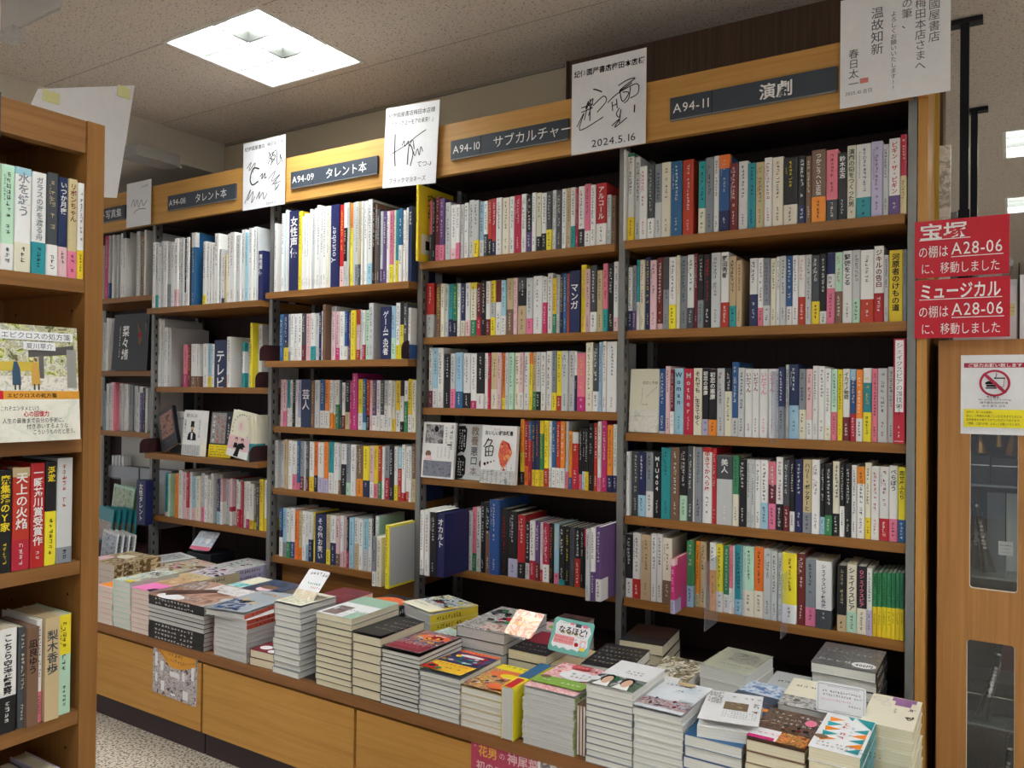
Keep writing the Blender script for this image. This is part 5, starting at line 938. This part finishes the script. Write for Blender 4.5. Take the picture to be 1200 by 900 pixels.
def art_theatre(a): a.rect(0, .3, 1, 1, photo('theatre hall', [(32, 24, 24), (70, 50, 42), (120, 90, 76), (44, 32, 28), (84, 60, 52)], 30.0)); a.confetti(.05, .34, .95, .55, 'CKDAM', 20, .05, 15); a.fake(9, .14, .82, .013, CARD, seed=56); a.fake(9, .14, .68, .013, CARD, seed=57); a.fake(8, .18, .56, .012, CARD, seed=58); a.oval(.85, .72, .1, .1, INK('P')); a.rect(0, 0, .5, .3, CARD); a.rect(.5, 0, 1, .3, photo('lantern', [(90, 30, 30), (226, 140, 60), (60, 26, 26), (236, 190, 110)], 40.0)); a.rect(0, 0, .46, .08, INK('H')); a.fake(5, .12, .14, .012, INK('P'), seed=59)
def art_triangles(a):
    a.rect(0, 0, 1, 1, CARD)
    for i in range(5):
        v = .9 - i * .14; k = INK('OT'[i % 2]); a.poly([(.1, v), (.42, v - .02), (.14, v - .13)], k); a.poly([(.66, v - .28), (.94, v - .16), (.94, v - .3)], INK('TO'[i % 2]))
    a.poly([(.62, .98), (.99, .98), (.99, .72)], INK('T')); a.poly([(.44, .98), (.58, .98), (.56, .88)], INK('T')); a.fake(5, .5, .8, .018, INK('R'), True, seed=60); a.oval(.14, .3, .14, .05, INK('C')); a.fake(14, .1, .14, .0085, PENT, seed=61); a.fake(14, .12, .06, .0085, PENT, seed=62); a.fake(6, .64, .7, .008, INK('T'), True, seed=63)
def art_vibra(a): a.rect(.5, .72, .82, .98, paint('cover_mauve', (150, 104, 156), .4)); a.rect(.42, .86, .9, .98, paint('cover_mauve', (150, 104, 156), .4)); a.fake(3, .86, .7, .022, PEN, True, seed=64); a.stroke([(.8, .38), (.86, .3), (.94, .4)], .002, PEN); a.fake(3, .56, .6, .009, PENT, True, seed=65); a.oval(.2, .84, .16, .07, INK('L'), 16, .85); a.oval(.34, .7, .1, .06, INK('L'), 16, .85)
FR = -.662
stack('white-edged ivory cover with orange title', -2.735, -2.633, FR, .188, .458, 7, 'Q', 'p', lambda a: (a.rect(0, 0, 1, 1, INK('Q')), a.rect(.05, .05, .95, .4, INK('O'))), 'pink book with orange title block on the end stack by the walnut bookcase')
stack('pale landscape cover', -2.630, -2.529, FR, .19, .492, 9, 'F', 'w', art_pale, 'white book with pale landscape cover, beside the hot-pink cover')
stack('hot-pink and brown cover', -2.526, -2.425, FR, .188, .478, 9, 'Q', 'p', art_pink, 'hot-pink and brown book topping its stack beside large magazines')
stack('large brown portrait cover', -2.421, -2.136, FR - .004, .225, .471, 10, 'K', 'g', art_mag, 'large magazine with brown skin-toned portrait on the magazine stack', layers=list('ffffbbbbff'))
stack('blue-grey cover with orange spine', -2.098, -1.946, FR + .004, .255, .473, 10, 'L', 'g', art_grey, 'blue-grey magazine with orange spine, askew on its stack', layers=list('lllllllrrr'), spine_c=paint('spine_vermilion', (206, 84, 62), .4), top_shift=(-.03, -.012, .16), lift=.006)
stack('small red cover with white flowers', -1.936, -1.826, FR + .006, .17, .376, 2, 'M', 'c', lambda a: (a.rect(0, 0, 1, 1, INK('M')), [a.oval(*q, CARD, 10) for q in ((.3, .2, .2, .1), (.7, .1, .16, .08), (.5, .5, .16, .12), (.85, .35, .1, .1))], a.oval(.5, .5, .1, .08, INK('M'))), 'small dark red book with white flowers, low at the counter edge', rz=.05)
stack('ivory sketched cover under a leaning card', -1.824, -1.716, FR, .144, .534, 12, 'G', 'w', art_ivory, 'ivory sketched book on the tall white stack beneath a leaning card', jit=.006, lift=.004)
stack('plain maroon cover', -1.872, -1.744, -.512, .19, .502, 6, 'M', 'p', art_maroon, 'plain maroon book with thin title topping the pink-paged stack', jit=.004)
stack('white cover with sage back', -1.652, -1.518, FR, .20, .532, 12, 'D', 'c', art_white_orange, 'white and sage book with small dark photo topping the cream stack', top_c='W')
stack('charcoal cover with white lines', -1.515, -1.414, FR + .002, .188, .497, 7, 'K', 'c', art_black, 'charcoal book with white lettering beside the festival-coloured cover', lift=.005)
stack('wine-red festival cover', -1.411, -1.284, FR, .188, .474, 13, 'K', 'w', art_magenta, 'wine-red and orange festival-coloured book beside the navy and yellow one', lift=.007)
stack('navy and yellow cover', -1.281, -1.154, FR, .19, .442, 9, 'G', 'w', art_navy, 'navy and yellow book with coloured ovals topping the grey-edged stack', lift=.010)
stack('orange swirl cover', -1.151, -1.031, FR, .188, .427, 6, 'A', 'w', art_curry, 'yellow-topped orange swirl book beside the upright blue-yellow book', lift=.006)
o = lying_book('stacked_book', .125, .188, .033, 'Y', 'g', 'l', (-1.0265, FR + .088, TOP + .0632), 0.0); o.rotation_euler = (0, math.pi / 2, 0); tag(o, 'yellow and blue book standing on its edge between two stacks', 'book', 'books wedged upright between stacks')
b = MB().box(-.0632, -.0626, -.02, .0935, .0, .033, P('B')).box(-.0634, -.0632, -.092, -.03, .006, .027, REDSIGN).build('spine_print', o)
stack('pink floral cover with green band', -.975, -.839, FR + .004, .20, .461, 10, 'L', 'g', art_floral, 'pink floral book with green band topping the shrink-wrapped stack', spine='r', spine_c=paint('spine_lime', (176, 196, 130), .4), jit=.006, lift=.004)
for i in range(3):
    o = lying_book('stacked_book', .115, .17, .0068, 'C', 'p', 'l', (-.8365 + i * .0078, FR + .10, TOP + .0582), 0.0); o.rotation_euler = (0, math.pi / 2, 0); tag(o, 'slim brown booklet wedged upright beside the floral stack, ' + ['nearest it', 'middle of three', 'farthest from it'][i], 'booklet', 'books wedged upright between stacks')
stack('white cover with two dark-haired faces', -.806, -.694, FR, .19, .502, 12, 'G', 'w', art_faces, 'white book with a strip of two faces topping a tall stack', top_c='W', lift=.003)
stack('pale sky cover with crowd strip', -.691, -.580, FR, .20, .476, 10, 'L', 'w', art_air, 'pale sky-coloured book with a strip of people, beside the newspaper-like cover', lift=.006)
stack('newspaper-like white cover', -.577, -.457, FR, .21, .47, 6, 'B', 'w', art_news, 'white newspaper-like book lying askew with a stage photo', top_shift=(.004, .012, .2), top_c='W', jit=.003, lift=.014)
stack('dark theatre hall cover', -.449, -.336, FR, .188, .466, 6, 'C', 'c', art_theatre, 'dark theatre hall book with orange lantern strip at the counter edge', lift=.003)
stack('red and teal triangle cover', -.330, -.236, FR, .19, .481, 6, 'W', 'c', art_triangles, 'white book with red and teal triangles on the end stack', spine='r', spine_c='T', jit=.005)
stack('cream cover with mauve block', -.266, -.166, -.465, .185, .476, 6, 'I', 'c', art_vibra, 'cream book with mauve block beside the end panel', jit=.004)
# rows behind
BR = photo('brown check', [(112, 84, 46), (200, 178, 136), (130, 100, 58), (214, 196, 160)], 90.0, blocky=True)
stack('brown checked cover', -3.16, -2.955, -.46, .2, .462, 5, BR, 'p', lambda a: (a.oval(.45, .6, .2, .16, INK('I')), a.rect(0, 0, .35, .45, INK('Q'))), 'brown checked box-like book with pale oval behind the end stacks', spine='r', spine_c=BR)
stack('white flyer', -3.19, -3.03, -.23, .2, .415, 4, 'W', 'w', lambda a: (a.rect(.1, .3, .8, .9, photo('grey lines', [(226, 228, 230), (120, 124, 128), (236, 236, 236)], 40.0)),), 'white flyer-like booklet with grey print behind the brown checked books', rz=-.2)
stack('colourful magazine cover', -2.985, -2.795, -.31, .22, .42, 4, 'Q', 'w', lambda a: (a.rect(0, 0, 1, 1, photo('magazine mix', [(232, 226, 214), (206, 130, 130), (190, 200, 196), (226, 196, 120), (150, 160, 150), (240, 236, 230)], 22.0)), a.confetti(.05, .05, .95, .8, 'QDSACLKP', 30, .08, 10), a.fake(6, .3, .85, .02, INK('R'), seed=70)), 'colourful pale magazine behind the hot-pink cover', rz=-.1)
stack('tan and lavender front cover', -2.745, -2.58, -.36, .19, .43, 4, 'A', 'w', lambda a: (a.rect(0, 0, 1, .4, INK('A')), a.rect(0, .4, 1, 1, photo('lavender print', [(190, 176, 196), (226, 220, 226), (120, 100, 120)], 30.0)), a.confetti(.05, .42, .95, .95, 'KUDM', 22, .08, 11), a.fake(5, .3, .15, .016, PEN, seed=71)), 'thick tan and lavender book behind the large portrait magazine', spine='r', spine_c=paint('spine_pale_tan', (214, 196, 160), .5))
stack('white illustrated rear cover', -2.79, -2.625, -.155, .2, .425, 4, 'U', 'w', lambda a: (a.rect(0, 0, 1, 1, photo('pale drawing', [(226, 232, 224), (176, 190, 180), (200, 180, 196), (236, 236, 232)], 26.0)), a.confetti(.08, .3, .92, .92, 'DFQKL', 22, .06, 12), a.fake(4, .2, .2, .02, PEN, seed=72)), 'white illustrated book at the rear below the A94-08 shelves', spine='r', spine_c='U')
stack('cyan cover', -2.505, -2.375, -.34, .2, .415, 3, 'T', 'w', lambda a: (a.rect(0, 0, 1, .5, photo('cyan print', [(60, 176, 180), (130, 206, 206), (226, 236, 232)], 30.0)), a.rect(0, .5, 1, 1, INK('I'))), 'cyan and ivory book lying between lavender and navy covers')
stack('navy portrait cover', -2.36, -2.195, -.40, .21, .435, 4, 'N', 'w', lambda a: (a.rect(0, 0, 1, 1, photo('navy night', [(44, 56, 84), (70, 86, 116), (30, 36, 56)], 14.0)), a.oval(.5, .45, .22, .14, INK('Q')), a.oval(.5, .55, .26, .1, INK('C')), a.fake(6, .1, .1, .014, CARD, seed=73)), 'navy portrait magazine behind the blue-grey one')
stack('black cover with orange disc', -1.735, -1.60, -.445, .19, .485, 6, 'K', 'w', lambda a: (a.oval(.42, .5, .48, .36, paint('art_orange', (230, 110, 60), .4), 24), a.fake(5, .2, .5, .012, INK('I'), seed=74), a.fake(4, .26, .36, .01, INK('I'), seed=75)), 'black book with a large orange disc behind the white and sage cover', spine='r')
YS = paint('spine_yellow', (222, 196, 60), .4)
stack('blue and white cover with yellow edge', -1.59, -1.432, -.365, .18, .487, 6, 'W', 'g', lambda a: (a.rect(0, 0, 1, .34, INK('I')), a.rect(0, .34, 1, 1, photo('blue ink scene', [(44, 66, 120), (176, 190, 206), (232, 232, 226), (60, 60, 70), (206, 196, 90)], 45.0)), a.rect(.94, 0, 1, 1, YS), a.oval(.4, .55, .14, .07, INK('M')), a.confetti(.06, .4, .9, .95, 'NBKYWL', 26, .06, 14), a.fake(6, .15, .15, .013, INK('B'), seed=76), a.fake(7, .3, .84, .016, INK('N'), seed=77)), 'blue and white book with yellow edge under the dark A94-10 shelf', spine='r', spine_c=YS, rz=-.3, jit=.004, lift=.008)
stack('small mint booklet', -1.42, -1.335, -.455, .085, .455, 4, 'F', 'w', lambda a: (a.rect(0, 0, 1, 1, photo('mint print', [(206, 222, 214), (150, 176, 170), (232, 236, 232)], 50.0)),), 'small mint-white booklet between the festival and yellow-edged covers', rz=-.2)
stack('black and white comic-like cover', -1.315, -1.157, -.455, .235, .50, 6, 'K', 'g', lambda a: (a.rect(0, 0, 1, 1, photo('ink drawing', [(30, 30, 32), (200, 196, 192), (90, 88, 88), (236, 232, 228), (44, 44, 46), (130, 140, 96)], 38.0)), a.oval(.62, .5, .2, .12, INK('R')), a.rect(.4, .06, .95, .3, photo('skin band', [(60, 40, 36), (206, 150, 130), (230, 220, 214), (120, 60, 50)], 34.0)), a.confetti(.04, .32, .96, .96, 'KKDWLE', 34, .08, 13), a.fake(8, .05, .2, .016, CARD, True, seed=78)), 'black and white comic-like book with red patch behind the navy cover')
stack('red cover with black lower half', -1.152, -1.033, -.445, .185, .462, 5, 'K', 'c', lambda a: (a.rect(0, .45, 1, 1, paint('art_wine', (140, 26, 50), .4)), a.fake(3, .5, .75, .02, INK('Q'), seed=79), a.fake(9, .06, .28, .012, INK('Q'), seed=80), a.fake(9, .06, .12, .011, INK('L'), seed=81)), 'red and black book behind the orange swirl cover')
stack('pink and green rear cover', -1.205, -1.10, -.205, .185, .45, 4, 'Q', 'w', lambda a: (a.rect(0, .4, 1, 1, photo('dark scene', [(60, 44, 44), (110, 80, 76), (40, 30, 32)], 22.0)), a.oval(.55, .2, .3, .12, paint('art_leaf', (130, 170, 66), .4))), 'pink and green book at the rear behind the teal card')
stack('tan-paged cover under the teal card', -1.028, -.948, -.43, .16, .44, 4, 'A', 'p', lambda a: (a.fake(5, .2, .5, .01, PEN, seed=82),), 'tan-paged book under the teal card stand')
stack('black cover with dense white lines', -.942, -.818, -.435, .188, .462, 5, 'K', 'w', lambda a: [a.fake(10, .06, .8 - i * .16, .0115, INK('L') if i % 2 else INK('A'), seed=83 + i) for i in range(5)], 'black book with dense lettering behind the two-faces cover', rz=.08)
stack('dark brown glossy cover', -.958, -.83, -.16, .18, .45, 4, 'K', 'c', lambda a: (a.rect(0, .35, 1, 1, paint('cover_umber', (62, 46, 40), .25)), a.fake(12, .1, .1, .011, INK('D'), seed=90)), 'dark brown glossy book at the rear beside the steel post', rz=.1)
stack('illustrated olive and white cover', -.81, -.694, -.33, .18, .425, 4, 'A', 'w', lambda a: (a.rect(0, 0, 1, 1, photo('olive figures', [(190, 180, 130), (232, 228, 214), (40, 36, 34), (150, 136, 86), (236, 232, 222)], 22.0)),), 'olive and white illustrated book behind the two-faces stack')
stack('small white cover with tan oval', -.80, -.70, -.452, .11, .44, 4, 'W', 'w', lambda a: (a.oval(.5, .6, .24, .16, INK('A')), a.fake(5, .3, .2, .009, PENT, seed=91)), 'small white book with tan oval behind the pale sky cover')
stack('grey-green glossy cover', -.672, -.545, -.265, .185, .455, 4, 'W', 'w', lambda a: (a.rect(0, 0, 1, 1, paint('cover_celadon', (172, 174, 156), .25)), a.rect(.3, .42, .95, .85, photo('etching', [(120, 122, 116), (160, 160, 148), (96, 98, 96)], 40.0)), a.fake(9, .25, .25, .01, PENT, seed=92)), 'thick grey-green glossy book under the bottom theatre shelf', rz=-.1)
stack('blue mountain cover with orange strip', -.568, -.463, -.422, .185, .432, 4, 'W', 'w', lambda a: (a.rect(0, .5, 1, 1, photo('clouded sky', [(96, 150, 206), (226, 234, 240), (60, 110, 176)], 24.0)), a.rect(0, .14, 1, .55, photo('blue rocks', [(24, 36, 66), (60, 84, 120), (14, 18, 32), (110, 120, 130)], 30.0)), a.rect(0, 0, 1, .14, INK('O'))), 'blue mountain photo book with orange strip beside the theatre hall cover', rz=-.12)
stack('pale grey cover with brush title', -.54, -.448, -.225, .18, .405, 3, 'L', 'w', lambda a: (a.rect(0, 0, 1, 1, INK('L')), a.fake(5, .2, .55, .018, PEN, seed=93), a.fake(9, .2, .3, .007, PENT, seed=94)), 'pale grey book with black brush title near the rear')
stack('cream cover with scattered letters', -.448, -.312, -.425, .19, .462, 5, 'D', 'g', lambda a: (a.rect(0, 0, 1, .36, photo('mono crowd', [(60, 60, 62), (150, 150, 150), (216, 216, 214), (100, 100, 100)], 40.0)), a.rect(0, .36, 1, 1, INK('I')), a.fake(8, .1, .7, .016, PEN, seed=95), a.fake(4, .6, .5, .012, PEN, seed=96)), 'cream and mono book with scattered letters behind the white price card', rz=.03)
def art_400(a): a.rect(0, 0, 1, 1, photo('mono news', [(50, 50, 54), (110, 110, 114), (70, 70, 74), (150, 150, 152)], 55.0)); a.fake(6, .06, .2, .02, CARD, seed=97); a.fake(8, .1, .6, .014, INK('L'), seed=98); a.oval(.78, .22, .19, .12, CARD); a.text('400円', .65, .165, .022, PEN, True, fit=.27)
stack('dark mono cover with white oval', -.415, -.268, -.215, .19, .50, 7, 'D', 'w', art_400, 'dark mono magazine with white oval price under the green paperbacks', jit=.006, spine='r', spine_c='K')

# ------------------------------------------------------------------ hand-made cards among the stacks
def rr(w, h, r=.008): return [(x, y) for x, y in rounded(-w / 2, w / 2, 0, h, r)]
def popcard(name, x, y, z, w, h, tilt, rz, mat, label, art, stand=True):
    t = empty(name, (x, y, z)); t.rotation_euler = (-tilt, 0, rz); tag(t, label, 'card', 'hand-made cards among the stacks')
    b = MB(); pts = rr(w, h); n = len(pts); k = b.mi(mat); b.v = [(p, 0, q) for p, q in pts] + [(p, .0012, q) for p, q in pts]
    for i in range(n): j = (i + 1) % n; b.f.append((i, j, n + j, n + i)); b.m.append(k)
    b.f.append(tuple(range(n))); b.m.append(k); b.f.append(tuple(n + i for i in reversed(range(n)))); b.m.append(k)
    o = b.build('card', t); a = Art(w, h, lambda x, y, e: (x - w / 2, -e, y)); art(a); a.done('lettering', o)
    if stand: MB().box(-w * .3, w * .3, .0018, .0035, -.004, h * .6, ACRYL).build('stand', t)
def art_naruhodo(a):
    a.poly([(.06, .2), (.12, .12), (.2, .17), (.28, .1), (.38, .16), (.5, .1), (.6, .16), (.74, .12), (.8, .2), (.9, .2), (.95, .3), (.92, .5), (.96, .7), (.9, .86), (.5, .88), (.3, .9), (.14, .93), (.06, .8), (.1, .5)], CARD)
    a.text('なるほど!', .16, .58, .021, PEN, True, fit=.72)
    for i, u in enumerate((.3, .46, .62)): a.oval(u, .6, .05, .06, INK('A'), 10)
    a.text('なるほど!', .16, .58, .021, PEN, True, fit=.72); a.rect(.1, .26, .6, .5, paint('pop_pink', (232, 150, 154), .6)); a.fake(12, .13, .4, .0055, INK('R'), seed=1); a.fake(12, .13, .31, .0055, INK('R'), seed=2); a.oval(.68, .3, .05, .06, INK('R')); a.rect(.76, .16, .9, .46, INK('Q')); a.oval(.84, .34, .05, .08, CARD); a.oval(.84, .2, .06, .05, INK('Y')); a.rect(.42, .84, .52, .9, INK('P')); a.rect(.56, .8, .7, .9, INK('D')); a.rect(.74, .82, .86, .9, INK('P')); a.fake(7, .16, .84, .004, PENT, seed=3); a.fake(6, .64, .5, .004, PENT, seed=4)
popcard('handwritten_card', -.982, -.425, .474, .122, .088, .5, -.06, paint('pop_teal', (110, 178, 168), .5), 'teal-framed handwritten card with a white cloud shape on a clear stand', art_naruhodo)
popcard('handwritten_card', -1.118, -.452, .5035, .092, .082, .9, -.1, photo('warm glow', [(236, 200, 170), (232, 140, 90), (244, 226, 206), (226, 176, 110), (206, 96, 70)], 26.0), 'warm orange and cream card leaning on the comic-like stack', lambda a: (a.fake(6, .3, .6, .009, INK('Y'), seed=5), a.fake(7, .2, .4, .008, INK('Y'), seed=6)))
def art_price(a):
    for q in ((.04, .06, .96, .075), (.04, .92, .96, .935)): a.rect(*q, INK('G'))
    for q in ((.04, .06, .047, .935), (.953, .06, .96, .935)): a.rect(*q, INK('G'))
    a.fake(20, .22, .86, .0032, PENT, seed=7); a.fake(15, .12, .68, .0052, PEN, seed=8); a.fake(15, .14, .56, .0052, PEN, seed=9); a.fake(14, .12, .42, .0042, INK('P'), seed=10); a.fake(12, .36, .1, .0028, PENT, seed=11); a.fake(5, .66, .3, .005, PENT, seed=12)
popcard('handwritten_card', -.31, -.437, .4685, .1, .064, .2, .06, CARD, 'white rounded handwritten card standing behind the triangle cover', art_price)
popcard('handwritten_card', -3.02, -.03, .445, .12, .095, .75, .12, photo('blue flyer', [(120, 150, 190), (214, 222, 232), (176, 190, 210), (236, 236, 240)], 30.0), 'blue and pink card tilted on a black stand beneath the A94-08 shelves', lambda a: (a.rect(0, 0, 1, .18, INK('P')), a.fake(6, .2, .7, .012, CARD, seed=13), a.oval(.7, .5, .12, .16, CARD)))
o = MB().box(-3.1, -2.94, -.03, .1, .3305, .43, BLACKM).build('card_stand'); tag(o, 'black block stand under the tilted blue and pink card', 'stand')
popcard('handwritten_card', -1.772, -.60, .536, .092, .10, .75, -.05, CARD, 'white card with handwriting leaning on the tall white stack', lambda a: (a.fake(6, .15, .82, .013, PEN, seed=16), a.rect(0, 0, 1, .3, photo('beige sketch', [(232, 224, 206), (206, 190, 160), (240, 236, 226)], 50.0)), a.fake(6, .3, .5, .009, INK('E'), seed=14), a.fake(5, .5, .38, .009, INK('R'), seed=15)))
